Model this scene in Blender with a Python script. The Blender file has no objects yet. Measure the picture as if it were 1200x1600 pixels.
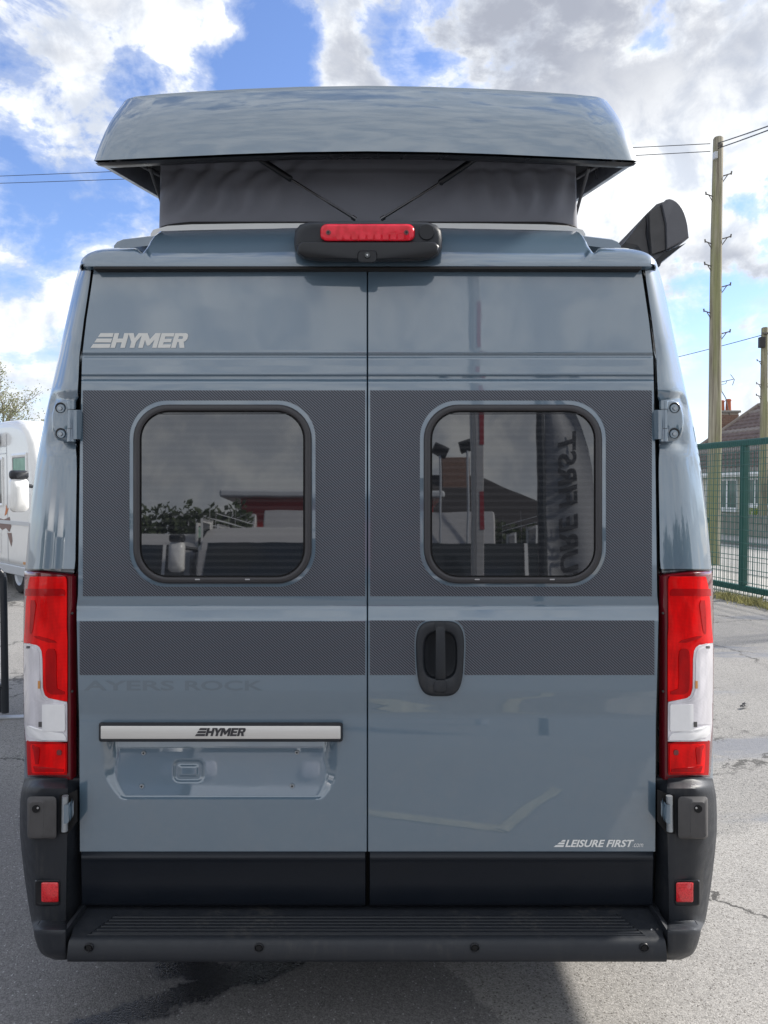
import bpy, bmesh, math, random
from mathutils import Vector, Matrix, noise as mnoise

random.seed(7)
R = math.radians
scene = bpy.context.scene
COL = scene.collection

# ------------------------------------------------------------------ camera
F = 1180.0                      # focal length in pixels of a 1200 x 1600 frame
CAMZ = 1.70
PITCH = R(1.7)                  # looks very slightly down
cam_d = bpy.data.cameras.new('camera')
cam_d.sensor_fit = 'VERTICAL'
cam_d.sensor_height = 36.0
cam_d.lens = 36.0 * F / 1600.0
cam_d.clip_start = 0.05
cam_d.clip_end = 2000
cam = bpy.data.objects.new('camera', cam_d)
cam.location = (0, 0, CAMZ)
cam.rotation_euler = (R(90) - PITCH, 0, 0)
COL.objects.link(cam)
scene.camera = cam
CP, SP = math.cos(PITCH), math.sin(PITCH)


def ray(u, v):
    a = (u - 600.0) / F
    b = (800.0 - v) / F
    return Vector((a, CP + b * SP, -SP + b * CP))


def P(u, v, y):
    """point of the place at distance y on the sight line of photo pixel u, v"""
    d = ray(u, v)
    t = y / d.y
    return Vector((d.x * t, y, CAMZ + d.z * t))


def G(u, v, z=0.0):
    d = ray(u, v)
    t = (z - CAMZ) / d.z
    return Vector((d.x * t, d.y * t, z))


# ------------------------------------------------------------------ node helper
class NT:
    def __init__(self, tree):
        self.t = tree
        self.t.nodes.clear()

    def n(self, typ, **kw):
        nd = self.t.nodes.new(typ)
        for k, val in kw.items():
            setattr(nd, k, val)
        return nd

    def set(self, sock, val):
        if isinstance(val, bpy.types.NodeSocket):
            self.t.links.new(val, sock)
        elif val is not None:
            if hasattr(sock.default_value, '__len__') and not hasattr(val, '__len__'):
                val = (val,) * len(sock.default_value)
            if hasattr(sock.default_value, '__len__') and len(sock.default_value) == 4 and len(val) == 3:
                val = (*val, 1.0)
            sock.default_value = val

    def m(self, op, a, b=None, c=None, clamp=False):
        nd = self.n('ShaderNodeMath', operation=op, use_clamp=clamp)
        for i, x in enumerate((a, b, c)):
            self.set(nd.inputs[i], x)
        return nd.outputs[0]

    def vm(self, op, a, b=None, out=0):
        nd = self.n('ShaderNodeVectorMath', operation=op)
        self.set(nd.inputs[0], a)
        if b is not None:
            if op == 'SCALE':
                self.set(nd.inputs[3], b)
            else:
                self.set(nd.inputs[1], b)
        return nd.outputs[1] if op in ('LENGTH', 'DISTANCE', 'DOT_PRODUCT') else nd.outputs[0]

    def mix(self, f, a, b, blend='MIX'):
        nd = self.n('ShaderNodeMix', data_type='RGBA', blend_type=blend)
        self.set(nd.inputs[0], f)
        self.set(nd.inputs[6], a)
        self.set(nd.inputs[7], b)
        return nd.outputs[2]

    def noise(self, vec, scale, detail=2.0, rough=0.5, dist=0.0, out=0):
        nd = self.n('ShaderNodeTexNoise')
        self.set(nd.inputs['Vector'], vec)
        nd.inputs['Scale'].default_value = scale
        nd.inputs['Detail'].default_value = detail
        nd.inputs['Roughness'].default_value = rough
        nd.inputs['Distortion'].default_value = dist
        return nd.outputs[out]

    def voro(self, vec, scale, out=0, feature='F1'):
        nd = self.n('ShaderNodeTexVoronoi', feature=feature)
        self.set(nd.inputs['Vector'], vec)
        nd.inputs['Scale'].default_value = scale
        return nd.outputs[out]

    def smooth(self, x, lo, hi, a=0.0, b=1.0):
        nd = self.n('ShaderNodeMapRange', interpolation_type='SMOOTHSTEP')
        self.set(nd.inputs[0], x)
        nd.inputs[1].default_value = lo
        nd.inputs[2].default_value = hi
        nd.inputs[3].default_value = a
        nd.inputs[4].default_value = b
        return nd.outputs[0]

    def lin(self, x, lo, hi, a=0.0, b=1.0):
        nd = self.n('ShaderNodeMapRange')
        self.set(nd.inputs[0], x)
        nd.inputs[1].default_value = lo
        nd.inputs[2].default_value = hi
        nd.inputs[3].default_value = a
        nd.inputs[4].default_value = b
        return nd.outputs[0]

    def xyz(self, v):
        nd = self.n('ShaderNodeSeparateXYZ')
        self.set(nd.inputs[0], v)
        return nd.outputs

    def comb(self, x, y, z):
        nd = self.n('ShaderNodeCombineXYZ')
        for i, q in enumerate((x, y, z)):
            self.set(nd.inputs[i], q)
        return nd.outputs[0]

    def bump(self, h, strength=0.2, dist=0.002):
        nd = self.n('ShaderNodeBump')
        nd.inputs['Strength'].default_value = strength
        nd.inputs['Distance'].default_value = dist
        self.set(nd.inputs['Height'], h)
        return nd.outputs[0]

    def pos(self):
        return self.n('ShaderNodeNewGeometry').outputs['Position']

    def obj(self):
        return self.n('ShaderNodeTexCoord').outputs['Object']


# ------------------------------------------------------------------ sun, sky, exposure
SUN_AZ = Vector((0.90, 0.36))            # direction towards the sun, seen from above
SUN_AZ.normalize()
SUN_EL = R(35)
to_sun = Vector((SUN_AZ.x * math.cos(SUN_EL), SUN_AZ.y * math.cos(SUN_EL), math.sin(SUN_EL)))
sun_d = bpy.data.lights.new('sun', 'SUN')
sun_d.energy = 4.6
sun_d.angle = R(5.0)
sun_d.color = (1.0, 0.95, 0.87)
sun = bpy.data.objects.new('sun', sun_d)
sun.rotation_euler = to_sun.to_track_quat('Z', 'Y').to_euler()
sun.location = (20, 8, 30)
COL.objects.link(sun)

world = bpy.data.worlds.new('World')
scene.world = world
world.use_nodes = True
W = NT(world.node_tree)
SKY_STRENGTH = 0.13


def build_world():
    out = W.n('ShaderNodeOutputWorld')
    bg = W.n('ShaderNodeBackground')
    bg.inputs[1].default_value = SKY_STRENGTH
    W.t.links.new(bg.outputs[0], out.inputs[0])
    sky = W.n('ShaderNodeTexSky', sky_type='NISHITA')
    sky.sun_disc = False
    sky.sun_elevation = SUN_EL
    sky.sun_rotation = math.atan2(SUN_AZ.x, SUN_AZ.y)
    sky.air_density = 1.0
    sky.dust_density = 0.4
    sky.ozone_density = 2.0
    d = W.vm('NORMALIZE', W.n('ShaderNodeTexCoord').outputs['Generated'])
    x, y, z = W.xyz(d)
    zz = W.m('MAXIMUM', z, 0.0)
    den = W.m('ADD', zz, 0.16)
    p = W.comb(W.m('DIVIDE', x, den), W.m('DIVIDE', y, den), W.m('MULTIPLY', zz, 0.6))
    wob = W.vm('SUBTRACT', W.noise(p, 2.2, 3, 0.5, out=1), (0.5, 0.5, 0.5))
    pw = W.vm('ADD', p, W.vm('SCALE', wob, 0.25))
    big = W.noise(W.vm('ADD', pw, (3.1, 1.7, 0)), 1.5, 9, 0.58)
    fine = W.noise(W.vm('MULTIPLY', d, (1.0, 1.0, 1.5)), 9.5, 12, 0.60, 0.25)
    fine = W.lin(fine, 0.25, 0.75, 0.08, 0.92)
    dens = W.m('ADD', W.m('MULTIPLY', big, 0.45), W.m('MULTIPLY', fine, 0.55))
    dw = W.vm('ADD', d, W.vm('SCALE', W.vm('SUBTRACT', W.noise(d, 9.0, 6, 0.6, out=1), (0.5, 0.5, 0.5)), 0.16))

    def blob(u, v, r, amp):
        c = ray(u, v).normalized()
        q = W.vm('DISTANCE', dw, tuple(c))
        e = W.m('EXPONENT', W.m('MULTIPLY', W.m('POWER', W.m('DIVIDE', q, r), 2.0), -1.0))
        return W.m('MULTIPLY', e, amp)
    cl = [(120, 60, .10, .09), (170, 150, .08, .10), (260, 110, .06, .13), (40, 440, .11, .20), (130, 400, .06, .10), (30, 240, .05, .06),
          (420, 40, .07, -.16), (60, 320, .09, -.22), (250, 240, .07, -.12), (20, 120, .04, -.10), (40, 520, .07, -.05), (110, 330, .06, -.14),
          (540, 110, .045, .13), (350, 40, .03, .10), (520, 30, .05, .08), (630, 70, .045, -.16), (440, 90, .05, -.12),
          (900, 70, .22, .22), (1060, 300, .14, .24), (1000, 320, .08, .10), (1165, 335, .050, -.40), (1150, 420, .07, .22), (1090, 400, .06, .12),
          (1090, 486, .045, -.34), (1180, 490, .05, -.20), (1120, 600, .12, .06)]
    bias = 0.0
    for q in cl:
        bias = W.m('ADD', blob(*q), bias)
    bias = W.m('ADD', bias, W.smooth(y, 0.50, -0.40, 0.0, 0.30))
    tot = W.m('ADD', dens, bias)
    mask = W.smooth(tot, 0.50, 0.63)
    thin = W.smooth(tot, 0.42, 0.60, 0.0, 0.45)
    mask = W.m('MAXIMUM', mask, thin)
    # grey undersides: thick cloud and a slow noise
    slow = W.noise(W.vm('ADD', p, (8.3, 2.2, 5.0)), 1.1, 5, 0.55)
    g = 0.0
    for q in [(900, 60, .20, .80), (760, 40, .10, .35), (1150, 130, .10, .30), (1130, 436, .05, .45), (60, 60, .05, .15), (160, 200, .05, .20), (1050, 300, .12, -.6), (250, 110, .05, -.3), (40, 430, .1, -.3)]:
        g = W.m('ADD', blob(*q), g)
    shade = W.m('ADD', W.smooth(slow, 0.44, 0.64, 0.0, 0.55), g, clamp=True)
    shade = W.m('MULTIPLY', W.m('MULTIPLY', shade, W.smooth(tot, 0.52, 0.75)), W.smooth(y, -0.5, 0.1, 0.45, 1.0), clamp=True)
    puff = W.noise(d, 16.0, 6, 0.6, 0.3)
    white = W.mix(W.smooth(puff, 0.35, 0.65), (0.48, 0.52, 0.59), (0.80, 0.815, 0.825))
    cc = W.mix(shade, white, (0.29, 0.31, 0.365))
    cc = W.vm('SCALE', cc, 1.0 / SKY_STRENGTH)
    blue = W.mix(1.0, sky.outputs[0], (0.86, 0.91, 1.13), 'MULTIPLY')
    col = W.mix(mask, blue, cc)
    hz = W.smooth(z, 0.0, 0.24, 0.62, 0.0)
    streak = W.noise(W.comb(W.m('MULTIPLY', x, 1.5), W.m('MULTIPLY', y, 1.5), W.m('MULTIPLY', z, 16.0)), 2.2, 5, 0.55)
    hz = W.m('MULTIPLY', hz, W.smooth(streak, 0.36, 0.58, 0.35, 1.0))
    haze = W.vm('SCALE', W.comb(0.66, 0.72, 0.79), 1.0 / SKY_STRENGTH)
    col = W.mix(hz, col, haze)
    W.set(bg.inputs[0], col)


build_world()
scene.view_settings.view_transform = 'Standard'
scene.view_settings.look = 'None'
scene.view_settings.exposure = 0.66
scene.view_settings.gamma = 1.0
scene.view_settings.use_curve_mapping = False
scene.cycles.max_bounces = 8
scene.cycles.glossy_bounces = 5
scene.cycles.diffuse_bounces = 3
scene.cycles.use_denoising = True

# ------------------------------------------------------------------ materials
MAT = {}


def principled(name, base=(0.5, 0.5, 0.5), rough=0.5, metal=0.0, coat=0.0, coat_rough=0.03, ior=None, build=None):
    m = bpy.data.materials.new(name)
    m.use_nodes = True
    nt = NT(m.node_tree)
    out = nt.n('ShaderNodeOutputMaterial')
    b = nt.n('ShaderNodeBsdfPrincipled')
    nt.t.links.new(b.outputs[0], out.inputs[0])
    b.inputs['Base Color'].default_value = (*base, 1)
    b.inputs['Roughness'].default_value = rough
    b.inputs['Metallic'].default_value = metal
    b.inputs['Coat Weight'].default_value = coat
    b.inputs['Coat Roughness'].default_value = coat_rough
    if ior:
        b.inputs['IOR'].default_value = ior
    if build:
        build(nt, b)
    MAT[name] = m
    return m


def mottled(base, amp=0.15, scale=30.0, bump=0.0, bscale=400.0, rough=None, dist=0.0006):
    def f(nt, b):
        o = nt.pos()
        n = nt.noise(o, scale, 4, 0.6)
        nt.set(b.inputs['Base Color'], nt.mix(n, tuple(c * (1 - amp) for c in base), tuple(c * (1 + amp) for c in base)))
        if rough:
            nt.set(b.inputs['Roughness'], nt.lin(nt.noise(o, scale * 0.4, 3), 0.3, 0.7, rough[0], rough[1]))
        if bump:
            nt.set(b.inputs['Normal'], nt.bump(nt.noise(o, bscale, 2), bump, dist))
    return f


PAINT = (0.092, 0.146, 0.200)


def paint_nodes(nt, b):
    o = nt.pos()
    n = nt.noise(o, 1.7, 3, 0.5)
    nt.set(b.inputs['Base Color'], nt.mix(n, tuple(c * 0.98 for c in PAINT), tuple(c * 1.02 for c in PAINT)))
    b.inputs['Coat IOR'].default_value = 2.0
    z = nt.xyz(o)[2]
    film = nt.m('MULTIPLY', nt.smooth(nt.noise(o, 5.0, 7, 0.7), 0.40, 0.75), nt.smooth(z, 1.5, 0.5, 0.02, 0.13))
    nt.set(b.inputs['Base Color'], nt.mix(film, tuple(PAINT), (0.22, 0.21, 0.20)))
    sm = nt.noise(o, 14.0, 5, 0.65)
    nt.set(b.inputs['Coat Roughness'], nt.lin(sm, 0.4, 0.75, 0.015, 0.06))
    nt.set(b.inputs['Coat Normal'], nt.bump(nt.noise(o, 6.0, 2), 0.03, 0.004))


principled('paint', PAINT, 0.35, coat=1.0, coat_rough=0.02, build=paint_nodes)
def grimy(base, dirt, rough=(0.42, 0.58)):
    def f(nt, b):
        o = nt.pos()
        x, y, z = nt.xyz(o)
        n = nt.noise(o, 7.0, 6, 0.65)
        st = nt.noise(nt.comb(nt.m('MULTIPLY', x, 60.0), nt.m('MULTIPLY', y, 60.0), nt.m('MULTIPLY', z, 9.0)), 1.0, 4, 0.6)
        k = nt.m('MULTIPLY', nt.smooth(n, 0.45, 0.75), nt.smooth(st, 0.40, 0.70))
        nt.set(b.inputs['Base Color'], nt.mix(nt.m('MULTIPLY', k, 0.6), base, dirt))
        nt.set(b.inputs['Roughness'], nt.lin(nt.noise(o, 30.0, 3), 0.3, 0.7, rough[0], rough[1]))
        nt.set(b.inputs['Normal'], nt.bump(nt.noise(o, 850.0, 2), 0.35, 0.0006))
    return f


principled('plastic', (0.015, 0.018, 0.024), 0.5, ior=1.45, build=grimy((0.015, 0.018, 0.024), (0.070, 0.067, 0.063)))
principled('plastic_grey', (0.05, 0.05, 0.055), 0.6, build=mottled((0.062, 0.060, 0.062), 0.22, 40, 0.3, 700, (0.5, 0.7)))
principled('anthracite', (0.085, 0.085, 0.095), 0.45, build=mottled((0.10, 0.10, 0.112), 0.08, 40, 0.1, 700, (0.4, 0.5)))
principled('plastic_smooth', (0.016, 0.017, 0.020), 0.32, ior=1.42, build=mottled((0.010, 0.011, 0.014), 0.1, 30, 0.0, 0, (0.26, 0.38)))
principled('cladding', (0.007, 0.010, 0.016), 0.38, ior=1.4, build=mottled((0.007, 0.010, 0.016), 0.08, 20, 0.06, 900, (0.33, 0.45)))
principled('rubber', (0.010, 0.010, 0.011), 0.65, build=mottled((0.011, 0.011, 0.012), 0.2, 50))
principled('dark_void', (0.004, 0.004, 0.005), 0.9, build=mottled((0.004, 0.004, 0.005), 0.2, 10))
principled('frame_plastic', (0.05, 0.048, 0.05), 0.34, build=mottled((0.030, 0.029, 0.033), 0.08, 25, 0.1, 900, (0.28, 0.40)))
principled('vinyl_letter', (0.62, 0.62, 0.60), 0.45, build=mottled((0.60, 0.60, 0.58), 0.05, 60))
principled('letter_white', (0.78, 0.79, 0.78), 0.4, build=mottled((0.76, 0.77, 0.77), 0.04, 60))
principled('letter_dark', (0.03, 0.03, 0.035), 0.4, build=mottled((0.03, 0.03, 0.035), 0.1, 60))


def ghost_nodes(nt, b):
    paint_nodes(nt, b)
    n = nt.noise(nt.pos(), 60.0, 3)
    nt.set(b.inputs['Base Color'], nt.mix(n, tuple(c * 0.74 for c in PAINT), tuple(c * 0.80 for c in PAINT)))
    b.inputs['Roughness'].default_value = 0.45


principled('ghost_letter', PAINT, 0.45, coat=1.0, build=ghost_nodes)
principled('steel', (0.55, 0.56, 0.57), 0.3, metal=1.0, build=mottled((0.55, 0.56, 0.57), 0.1, 80))
principled('dark_chrome', (0.10, 0.10, 0.105), 0.18, metal=1.0, build=mottled((0.10, 0.10, 0.105), 0.1, 80))
principled('zinc', (0.36, 0.38, 0.40), 0.42, metal=0.7, build=mottled((0.36, 0.39, 0.42), 0.2, 120, 0.1, 500))
principled('white_gel', (0.78, 0.78, 0.76), 0.25, coat=0.5, build=mottled((0.78, 0.78, 0.77), 0.03, 6))
principled('grey_gel', (0.52, 0.54, 0.56), 0.3, build=mottled((0.50, 0.52, 0.55), 0.06, 20))
principled('tyre', (0.012, 0.012, 0.013), 0.8, build=mottled((0.014, 0.014, 0.014), 0.3, 30))


def brushed(nt, b):
    x, y, z = nt.xyz(nt.pos())
    n = nt.noise(nt.comb(nt.m('MULTIPLY', x, 6.0), y, nt.m('MULTIPLY', z, 900.0)), 1.0, 3)
    nt.set(b.inputs['Base Color'], nt.mix(n, (0.58, 0.57, 0.55), (0.74, 0.73, 0.71)))
    nt.set(b.inputs['Normal'], nt.bump(n, 0.05, 0.0003))


principled('brushed_alloy', (0.7, 0.69, 0.67), 0.42, metal=0.55, build=brushed)


def carbon(nt, b):
    x, y, z = nt.xyz(nt.pos())
    q = nt.m('ADD', nt.m('MULTIPLY', x, 0.70), nt.m('MULTIPLY', z, 0.78))
    s = nt.m('SINE', nt.m('MULTIPLY', q, 2 * math.pi / 0.0066))
    s2 = nt.m('SINE', nt.m('MULTIPLY', x, 2 * math.pi / 0.011))
    f = nt.smooth(s, -0.35, 0.35)
    n = nt.noise(nt.pos(), 3.0, 2)
    base = nt.mix(f, (0.012, 0.016, 0.024), (0.108, 0.119, 0.150))
    nt.set(b.inputs['Base Color'], nt.mix(nt.m('MULTIPLY', nt.m('ADD', s2, 1.0), 0.05), base, (0.03, 0.03, 0.035)))
    nt.set(b.inputs['Roughness'], nt.lin(n, 0.3, 0.7, 0.30, 0.42))
    nt.set(b.inputs['Normal'], nt.bump(f, 0.12, 0.0004))


principled('carbon_film', (0.07, 0.07, 0.075), 0.42, build=carbon)


def tinted(nt, b):
    x, y, z = nt.xyz(nt.pos())
    s = nt.m('SINE', nt.m('MULTIPLY', z, 2 * math.pi / 0.0205))
    wv = nt.m('ADD', nt.m('MULTIPLY', nt.smooth(s, -0.2, 0.9), 0.7), nt.m('MULTIPLY', nt.noise(nt.comb(nt.m('MULTIPLY', x, 3.0), 0.0, nt.m('MULTIPLY', z, 90.0)), 1.0, 3), 0.5))
    nt.set(b.inputs['Base Color'], nt.mix(wv, (0.008, 0.009, 0.011), (0.024, 0.025, 0.028)))
    n = nt.noise(nt.pos(), 4.0, 2)
    nt.set(b.inputs['Normal'], nt.bump(n, 0.05, 0.004))


principled('tinted_pane', (0.01, 0.01, 0.012), 0.015, ior=2.08, build=tinted)
principled('vehicle_glass', (0.02, 0.025, 0.03), 0.05, ior=1.6, build=mottled((0.02, 0.026, 0.03), 0.2, 3))
principled('house_glass', (0.05, 0.07, 0.07), 0.05, ior=1.6, build=mottled((0.10, 0.14, 0.13), 0.7, 2.5))


def canvas(nt, b):
    o = nt.pos()
    x, y, z = nt.xyz(o)
    n = nt.noise(o, 5.0, 4)
    wv = nt.m('ADD', nt.m('SINE', nt.m('MULTIPLY', x, 2 * math.pi / 0.004)), nt.m('SINE', nt.m('MULTIPLY', z, 2 * math.pi / 0.004)))
    nt.set(b.inputs['Base Color'], nt.mix(n, (0.185, 0.192, 0.225), (0.22, 0.226, 0.26)))
    nt.set(b.inputs['Normal'], nt.bump(nt.m('ADD', nt.m('MULTIPLY', wv, 0.15), nt.noise(o, 60.0, 3)), 0.25, 0.0015))


principled('canvas', (0.1, 0.1, 0.105), 0.75, build=canvas)


def lens(c0, c1, fine=0.0042):
    def f(nt, b):
        o = nt.pos()
        x, y, z = nt.xyz(o)
        s = nt.m('SINE', nt.m('MULTIPLY', z, 2 * math.pi / fine))
        n = nt.noise(nt.comb(nt.m('MULTIPLY', x, 22.0), 0.0, nt.m('MULTIPLY', z, 7.0)), 1.0, 3, 0.6)
        cell = nt.voro(nt.comb(nt.m('MULTIPLY', x, 16.0), 0.0, nt.m('MULTIPLY', z, 9.0)), 1.0, 0)
        f_ = nt.m('ADD', nt.m('MULTIPLY', nt.smooth(s, -0.5, 0.8), 0.22), nt.m('ADD', nt.m('MULTIPLY', nt.smooth(n, 0.35, 0.65), 0.5), nt.m('MULTIPLY', cell, 0.35)), clamp=True)
        nt.set(b.inputs['Base Color'], nt.mix(f_, c0, c1))
        nt.set(b.inputs['Normal'], nt.bump(nt.m('ADD', s, nt.m('MULTIPLY', cell, 3.0)), 0.16, 0.0008))
    return f


principled('lens_red', (0.7, 0.01, 0.012), 0.25, coat=0.22, ior=1.15, coat_rough=0.01, build=lens((0.42, 0.001, 0.002), (0.95, 0.003, 0.004)))
principled('lens_red_deep', (0.35, 0.004, 0.008), 0.2, coat=0.22, ior=1.15, coat_rough=0.01, build=lens((0.25, 0.001, 0.003), (0.50, 0.002, 0.004)))
principled('lens_maroon', (0.09, 0.003, 0.008), 0.15, coat=0.7, coat_rough=0.02, build=mottled((0.13, 0.003, 0.008), 0.25, 12))
principled('lens_clear', (0.72, 0.70, 0.74), 0.2, coat=1.0, coat_rough=0.01, build=lens((0.46, 0.45, 0.49), (0.74, 0.72, 0.77)))
principled('lens_white_bright', (0.88, 0.88, 0.88), 0.2, coat=1.0, coat_rough=0.01, build=mottled((0.78, 0.78, 0.80), 0.06, 30))
principled('lens_amber', (0.55, 0.22, 0.05), 0.3, coat=0.5, build=mottled((0.55, 0.24, 0.06), 0.2, 60))


def stop_lens(nt, b):
    o = nt.pos()
    x, y, z = nt.xyz(o)
    v = nt.noise(nt.comb(nt.m('MULTIPLY', x, 42.0), 0.0, nt.m('MULTIPLY', z, 40.0)), 1.0, 2)
    nt.set(b.inputs['Base Color'], nt.mix(nt.smooth(v, 0.35, 0.65), (0.60, 0.003, 0.016), (0.74, 0.012, 0.035)))


principled('stop_lens', (0.6, 0.03, 0.05), 0.25, ior=1.3, coat=0.5, coat_rough=0.02, build=stop_lens)


def reflector(nt, b):
    v = nt.voro(nt.pos(), 260.0, 0)
    nt.set(b.inputs['Base Color'], nt.mix(v, (0.85, 0.03, 0.04), (0.45, 0.005, 0.01)))


principled('reflector_red', (0.7, 0.01, 0.02), 0.25, coat=0.8, build=reflector)


def seg_mask(nt, p, a, c, r0, r1):
    """1 inside the capsule a-c on the ground, fading between radii r0 and r1"""
    ax, ay = a[0], a[1]
    bx, by = c[0] - ax, c[1] - ay
    l2 = bx * bx + by * by + 1e-9
    x, y, z = nt.xyz(p)
    px = nt.m('SUBTRACT', x, ax)
    py = nt.m('SUBTRACT', y, ay)
    h = nt.m('DIVIDE', nt.m('ADD', nt.m('MULTIPLY', px, bx), nt.m('MULTIPLY', py, by)), l2, clamp=True)
    dx = nt.m('SUBTRACT', px, nt.m('MULTIPLY', h, bx))
    dy = nt.m('SUBTRACT', py, nt.m('MULTIPLY', h, by))
    d = nt.m('SQRT', nt.m('ADD', nt.m('MULTIPLY', dx, dx), nt.m('MULTIPLY', dy, dy)))
    return nt.smooth(d, r0, r1, 1.0, 0.0)


def side_mask(nt, p, a, c, soft):
    """1 on the left hand of the ground line a -> c"""
    bx, by = c[0] - a[0], c[1] - a[1]
    l = math.hypot(bx, by)
    nx, ny = -by / l, bx / l
    x, y, z = nt.xyz(p)
    d = nt.m('ADD', nt.m('MULTIPLY', nt.m('SUBTRACT', x, a[0]), nx), nt.m('MULTIPLY', nt.m('SUBTRACT', y, a[1]), ny))
    return nt.smooth(d, -soft, soft)


def asphalt(nt, b):
    o = nt.pos()
    wob = nt.vm('SCALE', nt.vm('SUBTRACT', nt.noise(o, 9.0, 5, 0.65, out=1), (0.5, 0.5, 0.5)), 0.16)
    wf = nt.vm('SCALE', nt.vm('SUBTRACT', nt.noise(o, 60.0, 3, 0.6, out=1), (0.5, 0.5, 0.5)), 0.05)
    ow = nt.vm('ADD', nt.vm('ADD', o, wob), wf)
    stone = nt.voro(o, 210.0, 1)
    sx, sy, sz = nt.xyz(stone)
    cell = nt.voro(o, 210.0, 0)
    big = nt.noise(o, 1.3, 5, 0.6)
    mid = nt.noise(o, 45.0, 5, 0.7)
    # three kinds of surfacing
    s1a, s1b = G(690, 1500), G(790, 1600)
    dark_side = side_mask(nt, ow, (s1b.x, s1b.y), (s1a.x, s1a.y), 0.015)
    s2a, s2b = G(1110, 1312), G(1200, 1286)
    far_side = side_mask(nt, ow, (s2a.x, s2a.y), (s2b.x, s2b.y), 0.05)
    light = nt.mix(sx, (0.205, 0.198, 0.188), (0.385, 0.372, 0.355))
    old = nt.mix(sx, (0.17, 0.165, 0.158), (0.33, 0.32, 0.305))
    dark = nt.mix(sx, (0.125, 0.121, 0.120), (0.245, 0.238, 0.235))
    speck = nt.smooth(sy, 0.985, 0.992)
    dark = nt.mix(speck, dark, (0.42, 0.42, 0.42))
    old = nt.mix(nt.smooth(sz, 0.92, 0.96), old, (0.07, 0.07, 0.07))
    light = nt.mix(nt.smooth(sz, 0.95, 0.97), light, (0.13, 0.12, 0.11))
    col = nt.mix(far_side, light, old)
    near_dark = nt.m('MULTIPLY', dark_side, nt.smooth(nt.xyz(ow)[1], 3.9, 4.6, 1.0, 0.0))
    col = nt.mix(near_dark, col, dark)
    col = nt.mix(1.0, col, nt.mix(big, (0.78, 0.78, 0.79), (1.15, 1.14, 1.12)), 'MULTIPLY')
    col = nt.mix(1.0, col, nt.mix(mid, (0.72, 0.72, 0.72), (1.26, 1.26, 1.26)), 'MULTIPLY')
    # oily wet run under the rear bumper
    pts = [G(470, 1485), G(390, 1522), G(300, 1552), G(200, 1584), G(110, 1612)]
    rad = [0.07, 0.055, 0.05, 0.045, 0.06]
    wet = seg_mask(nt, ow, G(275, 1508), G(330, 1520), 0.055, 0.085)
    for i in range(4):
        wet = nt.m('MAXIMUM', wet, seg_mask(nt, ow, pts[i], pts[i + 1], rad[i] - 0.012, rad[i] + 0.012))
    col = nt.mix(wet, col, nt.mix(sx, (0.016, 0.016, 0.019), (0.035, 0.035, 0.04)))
    # damp streaks on the old surfacing
    x, y, z = nt.xyz(o)
    st = nt.noise(nt.vm('ADD', nt.comb(nt.m('MULTIPLY', x, 0.55), nt.m('MULTIPLY', y, 1.5), 0.0), wob), 0.75, 4, 0.55)
    damp = nt.m('MULTIPLY', nt.m('MULTIPLY', nt.smooth(st, 0.53, 0.60), far_side), nt.smooth(x, 0.2, 1.0))
    col = nt.mix(nt.m('MULTIPLY', damp, 0.65), col, (0.125, 0.135, 0.16))
    ck = nt.voro(nt.vm('ADD', o, nt.vm('SCALE', wob, 2.0)), 0.55, 0, 'DISTANCE_TO_EDGE')
    crack = nt.m('MULTIPLY', nt.smooth(ck, 0.004, 0.012, 1.0, 0.0), nt.m('SUBTRACT', 1.0, near_dark))
    col = nt.mix(nt.m('MULTIPLY', crack, nt.smooth(big, 0.40, 0.55)), col, (0.06, 0.058, 0.055))
    nt.set(b.inputs['Base Color'], col)
    r = nt.mix(damp, (0.9,) * 3, (0.55,) * 3)
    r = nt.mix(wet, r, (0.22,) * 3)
    nt.set(b.inputs['Roughness'], r)
    h = nt.m('ADD', nt.m('MULTIPLY', cell, -0.6), nt.m('MULTIPLY', sx, 0.5))
    nt.set(b.inputs['Normal'], nt.bump(h, 0.55, 0.004))


principled('asphalt', (0.15, 0.15, 0.15), 0.9, build=asphalt)


def road_nodes(c0, c1):
    def f(nt, b):
        o = nt.pos()
        n = nt.noise(o, 0.9, 6, 0.65)
        s = nt.voro(o, 60.0, 1)
        c = nt.mix(n, c0, c1)
        c = nt.mix(1.0, c, nt.mix(nt.xyz(s)[0], (0.75,) * 3, (1.25,) * 3), 'MULTIPLY')
        nt.set(b.inputs['Base Color'], c)
    return f


principled('road', (0.2, 0.2, 0.2), 0.9, build=road_nodes((0.24, 0.235, 0.225), (0.36, 0.35, 0.34)))
principled('paving', (0.3, 0.29, 0.27), 0.9, build=road_nodes((0.30, 0.29, 0.27), (0.42, 0.40, 0.37)))
principled('kerb', (0.3, 0.3, 0.29), 0.9, build=road_nodes((0.16, 0.16, 0.155), (0.26, 0.25, 0.24)))
principled('worn_paint', (0.5, 0.45, 0.25), 0.8, build=road_nodes((0.20, 0.19, 0.155), (0.36, 0.335, 0.25)))


def timber(nt, b):
    o = nt.pos()
    x, y, z = nt.xyz(o)
    g = nt.noise(nt.comb(nt.m('MULTIPLY', x, 22.0), nt.m('MULTIPLY', y, 22.0), nt.m('MULTIPLY', z, 0.9)), 1.0, 5, 0.6)
    a = nt.noise(nt.comb(nt.m('MULTIPLY', x, 3.0), nt.m('MULTIPLY', y, 3.0), nt.m('MULTIPLY', z, 0.35)), 1.0, 4, 0.6)
    col = nt.mix(nt.smooth(g, 0.3, 0.72), (0.13, 0.11, 0.08), (0.38, 0.35, 0.27))
    col = nt.mix(nt.smooth(a, 0.44, 0.66, 0.0, 0.75), col, (0.24, 0.25, 0.11))
    nt.set(b.inputs['Base Color'], col)
    nt.set(b.inputs['Normal'], nt.bump(g, 0.4, 0.01))


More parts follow.
